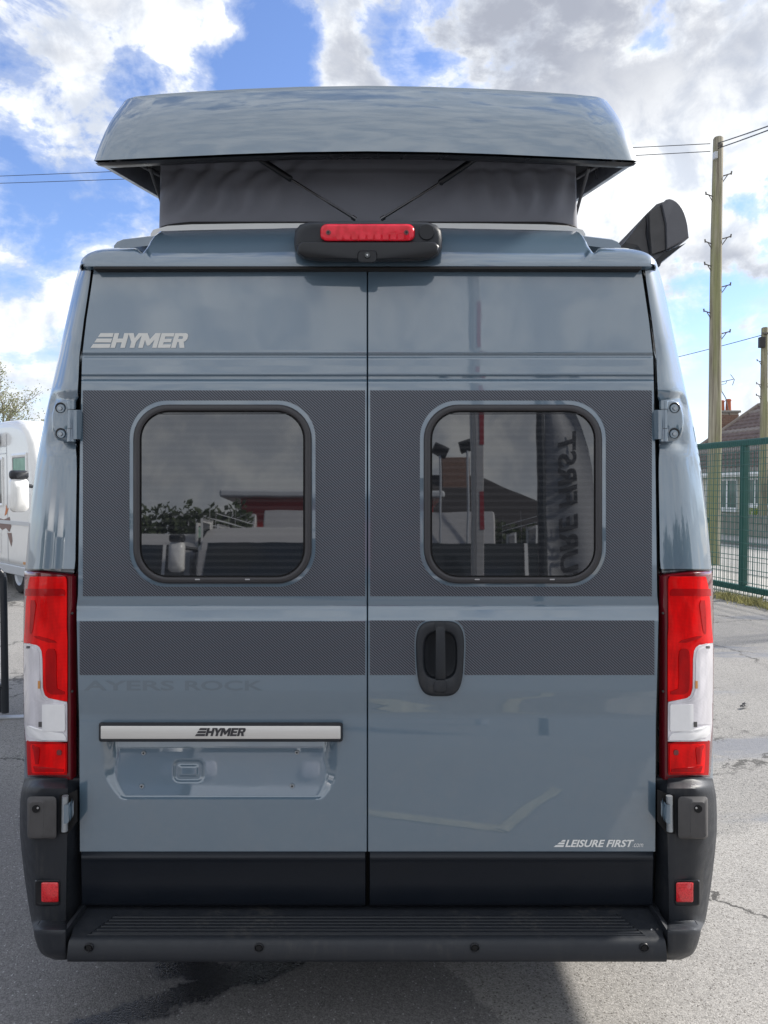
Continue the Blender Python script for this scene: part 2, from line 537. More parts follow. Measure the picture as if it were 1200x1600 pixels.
principled('pole_timber', (0.3, 0.27, 0.2), 0.85, build=timber)
principled('green_steel', (0.012, 0.085, 0.07), 0.35, build=mottled((0.012, 0.088, 0.072), 0.1, 8))
principled('wire_green', (0.02, 0.11, 0.09), 0.4, build=mottled((0.02, 0.11, 0.09), 0.15, 8))
principled('cable', (0.02, 0.02, 0.022), 0.6, build=mottled((0.02, 0.02, 0.022), 0.1, 3))
principled('iron', (0.10, 0.09, 0.08), 0.7, build=mottled((0.11, 0.10, 0.09), 0.3, 30))
principled('barrier_steel', (0.022, 0.026, 0.032), 0.35, build=mottled((0.024, 0.028, 0.034), 0.15, 12))
principled('galvanised', (0.40, 0.42, 0.44), 0.45, metal=0.6, build=mottled((0.40, 0.42, 0.45), 0.2, 30))
principled('roof_tile', (0.10, 0.075, 0.07), 0.85, build=mottled((0.135, 0.100, 0.090), 0.55, 4.5))
principled('roof_tile_pale', (0.2, 0.17, 0.155), 0.85, build=mottled((0.22, 0.19, 0.17), 0.45, 6))
principled('shaded_roof', (0.03, 0.028, 0.03), 0.9, build=mottled((0.032, 0.029, 0.030), 0.4, 5))  # roof in backlit shade, the shade put into its colour
principled('dimmed_white_gel', (0.40, 0.40, 0.40), 0.35, build=mottled((0.40, 0.40, 0.41), 0.06, 5))  # white gelcoat greyed, shade of the mirrored motorhomes put into the colour
principled('brick', (0.25, 0.11, 0.075), 0.9, build=mottled((0.20, 0.125, 0.095), 0.5, 8))
principled('mortar', (0.35, 0.32, 0.28), 0.95, build=mottled((0.33, 0.30, 0.26), 0.2, 12))
principled('terracotta', (0.42, 0.13, 0.07), 0.8, build=mottled((0.42, 0.13, 0.07), 0.25, 7))
principled('render_cream', (0.68, 0.63, 0.52), 0.9, build=mottled((0.68, 0.63, 0.52), 0.08, 5))
principled('upvc', (0.82, 0.82, 0.82), 0.35, build=mottled((0.82, 0.82, 0.82), 0.03, 5))
principled('block', (0.30, 0.28, 0.25), 0.95, build=mottled((0.27, 0.255, 0.225), 0.35, 4))
principled('block_coping', (0.26, 0.25, 0.23), 0.95, build=mottled((0.24, 0.23, 0.21), 0.25, 4))
principled('red_cladding', (0.42, 0.025, 0.02), 0.6, build=mottled((0.42, 0.025, 0.02), 0.1, 4))
principled('red_paint', (0.55, 0.02, 0.03), 0.4, build=mottled((0.30, 0.02, 0.03), 0.12, 4))
principled('banner', (0.30, 0.31, 0.33), 0.7, build=mottled((0.30, 0.31, 0.33), 0.08, 6))
principled('curtain', (0.30, 0.45, 0.38), 0.9, build=mottled((0.28, 0.44, 0.37), 0.35, 9))
principled('decal_orange', (0.55, 0.16, 0.03), 0.5, build=mottled((0.55, 0.16, 0.03), 0.1, 20))
principled('decal_brown', (0.20, 0.12, 0.10), 0.5, build=mottled((0.20, 0.12, 0.10), 0.1, 20))
principled('bark', (0.30, 0.28, 0.25), 0.9, build=mottled((0.28, 0.26, 0.23), 0.4, 9))


def leafy(c0, c1, trans=0.35):
    def f(nt, b):
        o = nt.pos()
        n = nt.noise(o, 1.6, 3)
        n2 = nt.noise(o, 14.0, 2)
        nt.set(b.inputs['Base Color'], nt.mix(nt.m('ADD', nt.m('MULTIPLY', n, 0.5), nt.m('MULTIPLY', n2, 0.5)), c0, c1))
        t = nt.n('ShaderNodeBsdfTranslucent')
        nt.set(t.inputs[0], nt.mix(n, c0, c1))
        mx = nt.n('ShaderNodeMixShader')
        mx.inputs[0].default_value = trans
        out = [q for q in nt.t.nodes if q.type == 'OUTPUT_MATERIAL'][0]
        nt.t.links.new(b.outputs[0], mx.inputs[1])
        nt.t.links.new(t.outputs[0], mx.inputs[2])
        nt.t.links.new(mx.outputs[0], out.inputs[0])
    return f


principled('leaf_birch', (0.10, 0.12, 0.05), 0.6, build=leafy((0.13, 0.15, 0.07), (0.34, 0.34, 0.18)))
principled('leaf_hedge', (0.05, 0.075, 0.03), 0.6, build=leafy((0.035, 0.055, 0.02), (0.09, 0.12, 0.05)))
principled('leaf_lime', (0.25, 0.32, 0.04), 0.6, build=leafy((0.20, 0.27, 0.03), (0.42, 0.50, 0.08)))
principled('grass_dry', (0.3, 0.28, 0.12), 0.8, build=leafy((0.26, 0.27, 0.08), (0.62, 0.55, 0.28)))

# ------------------------------------------------------------------ object helpers
ORIGIN = {}


def tag(o, label=None, cat=None, group=None, kind=None):
    if label:
        o['label'] = label
    if cat:
        o['category'] = cat
    if group:
        o['group'] = group
    if kind:
        o['kind'] = kind
    return o


def thing(name, loc, label, cat, group=None):
    o = bpy.data.objects.new(name, None)
    o.empty_display_size = 0.2
    o.location = loc
    COL.objects.link(o)
    ORIGIN[o.name] = Vector(loc)
    return tag(o, label, cat, group)


def mesh(name, verts, faces, mat, parent=None, smooth=True, angle=35, recalc=False, bevel=0.0, segs=2, mats=None, fmat=None, tri=False, subsurf=0):
    org = ORIGIN.get(parent.name, Vector((0, 0, 0))) if parent else Vector((0, 0, 0))
    me = bpy.data.meshes.new(name)
    me.from_pydata([tuple(Vector(v) - org) for v in verts], [], faces)
    if recalc or tri:
        bm = bmesh.new()
        bm.from_mesh(me)
        if recalc:
            bmesh.ops.recalc_face_normals(bm, faces=bm.faces)
        if tri:
            bmesh.ops.triangulate(bm, faces=bm.faces)
        bm.to_mesh(me)
        bm.free()
    for m in (mats or [mat]):
        me.materials.append(MAT[m] if isinstance(m, str) else m)
    if fmat:
        for p, k in zip(me.polygons, fmat):
            p.material_index = k
    if smooth:
        me.polygons.foreach_set('use_smooth', [True] * len(me.polygons))
        if angle < 180:
            me.set_sharp_from_angle(angle=R(angle))
    me.update()
    o = bpy.data.objects.new(name, me)
    COL.objects.link(o)
    if parent:
        o.parent = parent
        ORIGIN[o.name] = org
    if bevel:
        b = o.modifiers.new('bevel', 'BEVEL')
        b.width = bevel
        b.segments = segs
        b.limit_method = 'ANGLE'
        b.angle_limit = R(40)
        b.harden_normals = True
    if subsurf:
        s = o.modifiers.new('subsurf', 'SUBSURF')
        s.levels = s.render_levels = subsurf
    return o


class MB:
    """collects simple solids into one mesh"""
    def __init__(self):
        self.v, self.f = [], []

    def add(self, vs, fs):
        k = len(self.v)
        self.v += [Vector(q) for q in vs]
        self.f += [tuple(i + k for i in f) for f in fs]
        return self

    def box(self, lo, hi, mtx=None):
        x0, y0, z0 = lo
        x1, y1, z1 = hi
        vs = [Vector(q) for q in ((x0, y0, z0), (x1, y0, z0), (x1, y1, z0), (x0, y1, z0), (x0, y0, z1), (x1, y0, z1), (x1, y1, z1), (x0, y1, z1))]
        if mtx:
            vs = [mtx @ q for q in vs]
        return self.add(vs, [(0, 3, 2, 1), (4, 5, 6, 7), (0, 1, 5, 4), (1, 2, 6, 5), (2, 3, 7, 6), (3, 0, 4, 7)])

    def tube(self, a, b, r0, r1=None, n=10, cap=True):
        a, b = Vector(a), Vector(b)
        r1 = r0 if r1 is None else r1
        d = (b - a).normalized()
        s = d.orthogonal().normalized()
        t = d.cross(s)
        vs = []
        for c, r in ((a, r0), (b, r1)):
            for i in range(n):
                q = 2 * math.pi * i / n
                vs.append(c + (s * math.cos(q) + t * math.sin(q)) * r)
        fs = [(i, (i + 1) % n, n + (i + 1) % n, n + i) for i in range(n)]
        if cap:
            fs += [tuple(reversed(range(n))), tuple(range(n, 2 * n))]
        return self.add(vs, fs)

    def path(self, pts, r, n=8):
        for a, b in zip(pts, pts[1:]):
            self.tube(a, b, r, r, n)
        return self

    def rings(self, rings, cap0=False, cap1=False, closed=True):
        n = len(rings[0])
        vs = [q for rg in rings for q in rg]
        fs = []
        m = n if closed else n - 1
        for k in range(len(rings) - 1):
            for i in range(m):
                j = (i + 1) % n
                fs.append((k * n + i, k * n + j, (k + 1) * n + j, (k + 1) * n + i))
        if cap0:
            fs.append(tuple(reversed(range(n))))
        if cap1:
            fs.append(tuple((len(rings) - 1) * n + i for i in range(n)))
        return self.add(vs, fs)

    def sheet(self, rows):
        return self.rings(rows, closed=False)

    def build(self, name, mat, parent=None, **kw):
        kw.setdefault('recalc', True)
        return mesh(name, self.v, self.f, mat, parent, **kw)


def interp(tab, x):
    if x <= tab[0][0]:
        return tab[0][1]
    for (x0, y0), (x1, y1) in zip(tab, tab[1:]):
        if x <= x1:
            return y0 + (y1 - y0) * (x - x0) / (x1 - x0)
    return tab[-1][1]


def sstep(a, b, x):
    t = max(0.0, min(1.0, (x - a) / (b - a)))
    return t * t * (3 - 2 * t)


def rrect(u0, v0, u1, v1, r, n=8):
    pts = []
    for cx, cy, a0 in ((u1 - r, v0 + r, -90), (u1 - r, v1 - r, 0), (u0 + r, v1 - r, 90), (u0 + r, v0 + r, 180)):
        for i in range(n + 1):
            a = R(a0 + 90.0 * i / n)
            pts.append((cx + r * math.cos(a), cy + r * math.sin(a)))
    return pts


def superell(cx, cy, a, b, e, n=48, taper=0.0):
    pts = []
    for i in range(n):
        t = 2 * math.pi * i / n
        c, s = math.cos(t), math.sin(t)
        x = math.copysign(abs(c) ** (2 / e), c)
        y = math.copysign(abs(s) ** (2 / e), s)
        pts.append((cx + a * x * (1 - taper * y), cy + b * y))
    return pts


def frange(a, b, step):
    n = max(1, int(round((b - a) / step)))
    return [a + (b - a) * i / n for i in range(n + 1)]


# ------------------------------------------------------------------ the ground and the street beyond the fence
gm = MB()
gm.add([(-300, -300, 0), (300, -300, 0), (300, 300, 0), (-300, 300, 0)], [(0, 1, 2, 3)])
tag(gm.build('yard_ground', 'asphalt'), kind='structure')

SD = Vector((0.20, -0.98, 0)).normalized()      # along the street, towards the viewer
SW = Vector((-SD.y, SD.x, 0))                   # across it, away from the yard
if SW.x < 0:
    SW = -SW


def S(w, t, z):
    """street coordinates: w across from the origin, t along (positive away from the viewer)"""
    return SW * w - SD * t + Vector((0, 0, z))


FENCE_W = SW.dot(Vector((5.35, 12.7, 0)))
HOUSE_W = SW.dot(Vector((12.58, 33.0, 0)))


def strip(name, w0, w1, z, mat, t0=-30, t1=120, h=0.0):
    mb = MB()
    if h:
        mb.add([S(w0, t0, z), S(w1, t0, z), S(w1, t1, z), S(w0, t1, z), S(w0, t0, z + h), S(w1, t0, z + h), S(w1, t1, z + h), S(w0, t1, z + h)],
               [(0, 3, 2, 1), (4, 5, 6, 7), (0, 1, 5, 4), (1, 2, 6, 5), (2, 3, 7, 6), (3, 0, 4, 7)])
    else:
        mb.add([S(w0, t0, z), S(w1, t0, z), S(w1, t1, z), S(w0, t1, z)], [(0, 1, 2, 3)])
    return tag(mb.build(name, mat, smooth=False), kind='structure')


strip('fence_footing', FENCE_W - 0.10, FENCE_W + 0.25, -0.05, 'kerb', -6, 30, 0.09)
strip('pavement', FENCE_W + 0.25, FENCE_W + 2.0, -0.02, 'paving', h=0.06)
strip('kerb', FENCE_W + 2.0, FENCE_W + 2.15, -0.03, 'kerb', h=0.072)
strip('road', FENCE_W + 2.15, FENCE_W + 7.4, 0.004, 'road')
strip('kerb', FENCE_W + 7.4, FENCE_W + 7.55, -0.03, 'kerb', h=0.15)
strip('pavement', FENCE_W + 7.55, FENCE_W + 9.35, -0.02, 'paving', h=0.135)
GW = FENCE_W + 9.35                              # garden wall line

# ------------------------------------------------------------------ the camper van
XC = P(574, 765, 2.3).x


def MX(p):
    return Vector((2 * XC - p[0], p[1], p[2]))


van = thing('camper_van', (XC, 2.9, 0), 'grey blue high-roof camper van seen from behind with its pop-top roof raised', 'camper van')

# --- the two rear doors -------------------------------------------------------
PROFILE = [(415, 2.398), (440, 2.393), (500, 2.381), (548, 2.3705), (552, 2.370), (554.5, 2.376), (557.5, 2.376), (560, 2.369), (572, 2.3665), (583, 2.3635), (586, 2.363), (588, 2.371), (593, 2.371),
           (596, 2.356), (605, 2.3535), (700, 2.3435), (800, 2.333), (900, 2.3235), (925, 2.3235), (940, 2.3245), (946, 2.3255), (949, 2.3245), (952, 2.3205), (966, 2.2970), (969, 2.2940),
           (972, 2.2935), (1000, 2.2925), (1050, 2.292), (1080, 2.292), (1090, 2.2945), (1105, 2.2995), (1116, 2.3030), (1122, 2.3030), (1130, 2.3015), (1150, 2.2985), (1168, 2.2965), (1175, 2.2962), (1250, 2.296), (1330, 2.297), (1420, 2.300)]
EDGE = [(415, 147.5), (440, 144), (500, 135), (556, 128.5), (590, 127.5), (640, 126.5), (700, 125), (930, 122), (948, 120), (968, 120), (1060, 122), (1110, 123.5), (1130, 124), (1330, 125), (1420, 127)]


def recess(u, v):
    """how far the number plate recess and its catch boss are pressed in (metres)"""
    d = 0.0
    if 140 < u < 550 and 1130 < v < 1262:
        k = max(0.0, min(1.0, (v - 1185) / 64.0))
        lo = 156 + 32 * k ** 2.2
        hi = 534 - 30 * k ** 2.2
        wall = 30 - 18 * k
        d = sstep(lo, lo + wall, u) * sstep(hi, hi - wall, u) * sstep(1249.5, 1244.5, v)
        d *= 0.044 - 0.033 * max(0.0, min(1.0, (v - 1150) / 95.0))
        cx, cy = 294.5, 1204.5
        qx, qy = abs(u - cx) - 14, abs(v - cy) - 8
        s = math.hypot(max(qx, 0), max(qy, 0)) + min(max(qx, qy), 0)
        d += 0.008 * sstep(10, 6, s) - 0.005 * sstep(2, -2, s)
    return d


def dy(u, v, flat=False):
    y = interp(PROFILE, v) + 0.006 * ((u - 574) / 450.0) ** 2
    if not flat and u < 574:
        y += recess(u, v)
    elif not flat and 640 < u < 735 and 960 < v < 1095:      # well behind the pull handle
        k = (abs((u - 688) / 31.0) ** 3.2 + abs((v - 1024) / 44.0) ** 3.2) ** (1 / 3.2)
        y += 0.05 * sstep(1.12, 0.98, k)
    return y


def D(u, v, off=0.0, flat=False):
    return P(u, v, dy(u, v, flat) - off)


def door_rows(fine):
    vs = set()
    for a, b, st in ((417.5, 545, 12), (545, 600, 1.5), (600, 930, 16), (930, 975, 1.5), (975, 1080, 3), (1080, 1175, 2.5), (1175, 1330.5, 10)):
        for q in frange(a, b, st):
            vs.add(round(q, 2))
    if fine:
        for q in frange(1130, 1262, 1.6):
            vs.add(round(q, 2))
    vs = sorted(vs)
    out = [vs[0]]
    for q in vs[1:]:
        if q - out[-1] > 0.7:
            out.append(q)
    return out


def make_door(left):
    rows = []
    for v in door_rows(left):
        e = interp(EDGE, v)
        if left:
            u0, u1 = e, 572.6
            cols = [0.0] + [(u - 128) / (572.6 - 128) for u in frange(150, 545, 2.2)] + [1.0]
            cols = sorted(set([0.0, 0.006, 0.02] + [c for c in cols if 0.03 < c < 0.97] + [0.985, 0.995, 1.0]))
        else:
            u0, u1 = 575.6, 2 * 574.3 - e
            cols = [0.0, 0.006] + sorted(frange(0.03, 0.14, 0.02) + frange(0.15, 0.345, 0.006) + frange(0.36, 0.97, 0.02)) + [0.994, 1.0]
        rows.append([D(u0 + (u1 - u0) * c, v) for c in cols])
    n = len(rows[0])
    # rolled edge all round, then the flange going in
    def inset(p, k):
        return Vector((p[0], p[1] + k, p[2]))
    ring = [rows[0][i] for i in range(n)] + [rows[j][-1] for j in range(1, len(rows))] + [rows[-1][i] for i in range(n - 2, -1, -1)] + [rows[j][0] for j in range(len(rows) - 2, 0, -1)]
    cx = sum(p.x for p in ring) / len(ring)
    cz = sum(p.z for p in ring) / len(ring)
    mb = MB().sheet(rows)
    def grow(p, g, k):
        return Vector((p.x + math.copysign(g, p.x - cx) * (1 if abs(p.x - cx) > 0.38 else 0), p.y + k, p.z))
    r0 = ring
    r1 = [grow(p, 0.0012, 0.002) for p in ring]
    r2 = [grow(p, 0.0018, 0.006) for p in ring]
    r3 = [grow(p, 0.0018, 0.045) for p in ring]
    mb.rings([r0, r1, r2, r3])
    return mb.build('rear_door', 'paint', van, angle=60, recalc=False)


door_l = make_door(True)
door_r = make_door(False)
door_l['label'] = 'left rear door with number plate recess'
door_r['label'] = 'right rear door with black pull handle'


def make_gap_shade():
    mb = MB()
    rows = []
    for v in frange(414, 1425, 60):
        e = interp(EDGE, v)
        a = P(e - 2.5, v, dy(150, v, True) + 0.052)
        b = P(1148.6 - e + 2.5, v, dy(150, v, True) + 0.052)
        rows.append([a, b])
    mb.sheet(rows)
    mb.build('gap_shade_sheet', 'rubber', van)  # black sheet behind both doors, shade of the gaps put into its colour


make_gap_shade()


def mirror_if(p, flag):
    return MX(p) if flag else p


def uvs(pts, off, flat=True):
    return [D(u, v, off, flat) for u, v in pts]


def make_window(cx, door):
    """acrylic hinged window: moulded frame, tinted pane, thin upper blind line"""
    u0, u1, v0, v1 = cx - 139.5, cx + 139.5, 632, 912
    def rg(ins, off, r):
        return uvs(rrect(u0 + ins, v0 + ins * 0.95, u1 - ins, v1 - ins * 0.95, r, 10), off)
    fr = MB().rings([rg(0, 0.0005, 54), rg(0.4, 0.012, 54), rg(1.6, 0.0165, 53), rg(3.5, 0.0185, 51), rg(8.6, 0.0185, 46), rg(10.2, 0.0165, 45), rg(11.0, 0.010, 44), rg(11.4, 0.004, 43)])
    f = fr.build('window_frame', 'frame_plastic', door, angle=50)
    pn = MB().rings([rg(12.9, 0.004, 42), rg(12.9, 0.0122, 42), rg(13.4, 0.0132, 41.6)], cap1=True)
    pn.build('pane', 'tinted_pane', door, angle=12)
    sl = MB().rings([rg(11.2, 0.0080, 44), rg(13.1, 0.0080, 42)])
    sl.build('pane_seal', 'rubber', door)
    rail = MB().rings([uvs([(u0 + 30, 646.2), (u1 - 34, 645.6), (u1 - 34, 647.0), (u0 + 30, 647.4)], o) for o in (0.0132, 0.0145)], cap1=True)
    rail.build('blind_rail', 'plastic_smooth', door, smooth=False)
    for k in (0.36, 0.64) if cx < 574 else (0.30, 0.72):
        u = u0 + (u1 - u0) * k
        MB().rings([uvs(rrect(u - 4, 904.4, u + 4, 906.4, 0.9, 3), o) for o in (0.0185, 0.0196)], cap1=True).build('frame_clip', 'steel', door)


make_window(347.5, door_l)
make_window(801.5, door_r)


def rect_loop(u0, v0, u1, v1, pts_in):
    """point of the rectangle's border for every inner point, on the line from the centre"""
    cx = sum(p[0] for p in pts_in) / len(pts_in)
    cy = sum(p[1] for p in pts_in) / len(pts_in)
    out = []
    for (u, v) in pts_in:
        dx, dv = u - cx, v - cy
        t = 1e9
        if dx > 1e-6:
            t = min(t, (u1 - cx) / dx)
        if dx < -1e-6:
            t = min(t, (u0 - cx) / dx)
        if dv > 1e-6:
            t = min(t, (v1 - cy) / dv)
        if dv < -1e-6:
            t = min(t, (v0 - cy) / dv)
        out.append([cx + dx * t, cy + dv * t])
    for c in ((u0, v0), (u1, v0), (u1, v1), (u0, v1)):      # snap one point on each corner
        k = min(range(len(out)), key=lambda i: (out[i][0] - c[0]) ** 2 + (out[i][1] - c[1]) ** 2)
        out[k] = list(c)
    return out


def film_around(cx, u0, u1, door):
    inner = rrect(cx - 145.5, 625.5, cx + 145.5, 917, 59, 16)
    outer = rect_loop(u0, 610, u1, 931.5, inner)
    rings = []
    for k in range(7):
        t = k / 6.0
        rings.append([D(a[0] + (b[0] - a[0]) * t, a[1] + (b[1] - a[1]) * t, 0.0014, True) for a, b in zip(inner, outer)])
    MB().rings(rings).build('carbon_panel', 'carbon_film', door, angle=180)


film_around(347.5, 129.5, 570.5, door_l)
film_around(801.5, 578.5, 1018.5, door_r)
MB().sheet([[D(u, v, 0.0012, True) for u in frange(124.5, 570.5, 20)] for v in frange(971, 1054.5, 4)]).build('carbon_stripe', 'carbon_film', door_l)


# right stripe leaves room for the handle: left run, right run
def handle_outline(ins=0.0, n=48):
    return superell(687.6, 1029, 37.0 - ins, 59.0 - ins, 3.6, n, 0.07)


def stripe_side(sgn):
    rows = []
    for v in frange(969.5, 1054.5, 3):
        k = (v - 1029) / 61.5
        w = 39.5 * (max(0.0, 1 - abs(k) ** 3.6)) ** (1 / 3.6) * (1 - 0.07 * k) if abs(k) < 1 else 0
        ed = 687.6 + sgn * w
        a, b = (578, ed) if sgn < 0 else (ed, 1022.5)
        rows.append([D(a + (b - a) * i / 16.0, v, 0.0012, True) for i in range(17)])
    MB().sheet(rows).build('carbon_stripe', 'carbon_film', door_r)


stripe_side(-1)
stripe_side(1)


def make_handle():
    h = handle_outline
    bez = MB().rings([uvs(h(0), 0.0005), uvs(h(0.3), 0.010), uvs(h(2.2), 0.0145), uvs(h(6), 0.0165),
                      [D(a, b, 0.0165, True) for a, b in superell(688, 1024, 29, 40, 3.2)],
                      [D(a, b, 0.013, True) for a, b in superell(688, 1024, 26.5, 37.5, 3.2)],
                      [D(a, b, -0.012, True) for a, b in superell(688, 1023, 24, 35, 3.0)],
                      [D(a, b, -0.022, True) for a, b in superell(688, 1023, 15, 24, 2.5)]], cap1=True)
    hb = bez.build('handle', 'plastic', door_r, angle=45)
    g = MB()
    rows = []
    for v, o, w in ((975, 0.014, 7.0), (978, 0.019, 7.4), (984, 0.022, 7.3), (1000, 0.0265, 7.4), (1020, 0.028, 7.6), (1045, 0.0245, 7.7), (1060, 0.0205, 7.8), (1063, 0.012, 7.8)):
        rows.append([D(688.3 - w, v, o - 0.016, True), D(688.3 - w, v, o - 0.003, True), D(688.3 - w * 0.72, v, o, True), D(688.3 + w * 0.72, v, o, True), D(688.3 + w, v, o - 0.003, True), D(688.3 + w, v, o - 0.016, True)])
    g.sheet(rows)
    g.build('grip', 'plastic', door_r, angle=50)
    top = MB().rings([uvs(rrect(679, 971.5, 697.5, 987, 4, 4), 0.0166), uvs(rrect(679.4, 972, 697, 986.4, 4, 4), 0.0185), uvs(rrect(681, 973.6, 695.4, 984.8, 3, 4), 0.0196)], cap1=True)
    top.build('grip_seat', 'plastic', door_r)
    lock = MB().rings([uvs(rrect(678, 1063, 697.8, 1082.5, 5, 5), 0.0160), uvs(rrect(678.3, 1063.3, 697.4, 1082, 5, 5), 0.0195), uvs(rrect(680, 1065, 695.6, 1080, 4, 5), 0.0207)], cap1=True)
    lock.build('lock_cover', 'plastic', door_r, angle=50)


make_handle()


def make_strip():
    def rg(ins, off, r):
        return uvs(rrect(154.3 + ins, 1128.6 + ins, 535.6 - ins, 1159 - ins * 0.6, r, 4), off)
    MB().rings([rg(0, 0.0, 4), rg(0.2, 0.019, 4), rg(1.4, 0.0225, 4), rg(4, 0.0228, 3)], cap1=True).build('plate_lamp_strip', 'plastic', door_l, angle=50)
    def ra(ins, off):
        return uvs(rrect(157.4 + ins, 1134.3 + ins, 532.2 - ins, 1154.6 - ins, 1.6, 3), off)
    MB().rings([ra(0, 0.0229), ra(0.2, 0.0242), ra(0.6, 0.0246)], cap1=True).build('alloy_trim', 'brushed_alloy', door_l, angle=50)


make_strip()
for (u, v) in ((224.5, 1176.5), (464, 1175.5), (221.5, 1228.5), (456.5, 1228)):
    c = D(u, v, 0.001)
    s = MB()
    s.tube(c, c - Vector((0, 0.003, 0)), 0.0075, 0.006, 12)
    s.build('rivet_nut', 'zinc', door_l)
    MB().tube(c - Vector((0, 0.0028, 0)), c - Vector((0, 0.0036, 0)), 0.003, 0.003, 10).build('rivet_hole', 'rubber', door_l)

# black lower cladding of each door
for door, a, b in ((door_l, 126, 571.6), (door_r, 577, 1021.4)):
    rows = []
    for v, o in ((1331.0, 0.001), (1331.5, 0.003), (1336, 0.0105), (1339, 0.0155), (1341, 0.0168), (1344, 0.0145), (1349, 0.0110), (1380, 0.009), (1411, 0.008), (1414.5, 0.004), (1415, -0.03)):
        k = 0.0 if v < 1341 else (v - 1340) / 75.0
        aa = a + (1.5 * k if a < 300 else 0)
        bb = b - (1.5 * k if b > 700 else 0)
        rows.append([D(aa, v, o - 0.012, True), D(aa + 1.2, v, o, True)] + [D(q, v, o, True) for q in frange(aa + 4, bb - 4, 60)] + [D(bb - 1.2, v, o, True), D(bb, v, o - 0.012, True)])
    MB().sheet(rows).build('door_cladding', 'cladding', door, angle=50)


# --- lettering ---------------------------------------------------------------
def flat_polys(name, polys, mp, mat, parent, off0, thick=0.0006):
    """polygons given in 2-D, mapped by mp(x, y, offset), as thin raised film"""
    mb = MB()
    for pl in polys:
        n = len(pl)
        mb.add([mp(x, y, off0 + thick) for x, y in pl], [tuple(range(n))])
        mb.rings([[mp(x, y, off0) for x, y in pl], [mp(x, y, off0 + thick) for x, y in pl]])
    return mb.build(name, mat, parent, smooth=False, tri=True, recalc=False)


def rc(x0, y0, x1, y1):
    return [(x0, y0), (x1, y0), (x1, y1), (x0, y1)]


LET = {
    'H': (1.12, [rc(0, 0, .36, 1), rc(.76, 0, 1.12, 1), rc(.36, .37, .76, .63)]),
    'Y': (1.18, [[(0, 1), (.40, 1), (.59, .66), (.79, 1), (1.18, 1), (.77, .40), (.77, 0), (.41, 0), (.41, .40)]]),
    'M': (1.42, [[(0, 0), (0, 1), (.40, 1), (.71, .58), (1.02, 1), (1.42, 1), (1.42, 0), (1.07, 0), (1.07, .54), (.80, .16), (.62, .16), (.35, .54), (.35, 0)]]),
    'E': (.98, [rc(0, 0, .36, 1), rc(.36, .77, 1.0, 1), rc(.36, .39, .92, .61), rc(.36, 0, .98, .23)]),
    'R': (1.06, [rc(0, 0, .36, 1), [(.36, 1), (.82, 1), (.98, .95), (1.06, .82), (1.06, .62), (.98, .48), (.84, .42), (1.04, 0), (.66, 0), (.48, .40), (.36, .40), (.36, .60), (.64, .60), (.70, .64), (.70, .74), (.64, .78), (.36, .78)]]),
}


def maker_logo(u0, v0, u1, v1, mat, off, parent, name):
    """three slanted bars and five slanted capitals between u0 (bottom left) and u1"""
    hgt = 1.0
    slant = 0.30
    polys = []
    for k, (y0, y1) in enumerate(((0.74, 1.0), (0.37, 0.63), (0.0, 0.26))):
        xl0, xl1 = 0.0 + 0.72 * y0, 0.0 + 0.72 * y1
        xr = 1.36
        polys.append([(xl0, y0), (xr + slant * y0, y0), (xr + slant * y1, y1), (xl1, y1)])
    x = 1.42
    for ch in 'HYMER':
        w, ps = LET[ch]
        if ch in 'YM':
            x -= 0.10 if ch == 'Y' else 0.16
        for p in ps:
            polys.append([(x + a * 0.93 + slant * b, b) for a, b in p])
        x += w * 0.93 + 0.06
    xmax = max(a for p in polys for a, b in p)
    def mp(x_, y_, o):
        return D(u0 + (u1 - u0) * x_ / xmax, v1 + (v0 - v1) * y_, o, True)
    flat_polys(name, polys, mp, mat, parent, off)


maker_logo(141.5, 520.5, 294, 543.5, 'vinyl_letter', 0.0008, door_l, 'maker_lettering')
maker_logo(304.5, 1137.6, 384, 1150.2, 'letter_dark', 0.0248, door_l, 'trim_lettering')


def text_polys(body, bold=0.02, shear=0.0):
    cu = bpy.data.curves.new('lettering_curve', 'FONT')
    cu.body = body
    cu.size = 1.0
    cu.shear = shear
    cu.offset = bold
    cu.resolution_u = 3
    cu.fill_mode = 'FRONT'
    ob = bpy.data.objects.new('lettering_curve', cu)
    COL.objects.link(ob)
    bpy.context.view_layer.update()
    me = bpy.data.meshes.new_from_object(ob.evaluated_get(bpy.context.evaluated_depsgraph_get()))
    vs = [v.co.copy() for v in me.vertices]
    fs = [tuple(p.vertices) for p in me.polygons]
    bpy.data.objects.remove(ob)
    bpy.data.curves.remove(cu)
    bpy.data.meshes.remove(me)
    x0 = min(v.x for v in vs)
    x1 = max(v.x for v in vs)
    y0 = min(v.y for v in vs)
    y1 = max(v.y for v in vs)
    return [((v.x - x0) / (x1 - x0), (v.y - y0) / (y1 - y0)) for v in vs], fs


def text_on(name, body, mp, mat, parent, bold=0.02, shear=0.0):
    vs, fs = text_polys(body, bold, shear)
    return mesh(name, [mp(x, y) for x, y in vs], fs, mat, parent, smooth=False)


def door_map(u0, v0, u1, v1, off):
    return lambda x, y: D(u0 + (u1 - u0) * x, v1 + (v0 - v1) * y, off, True)


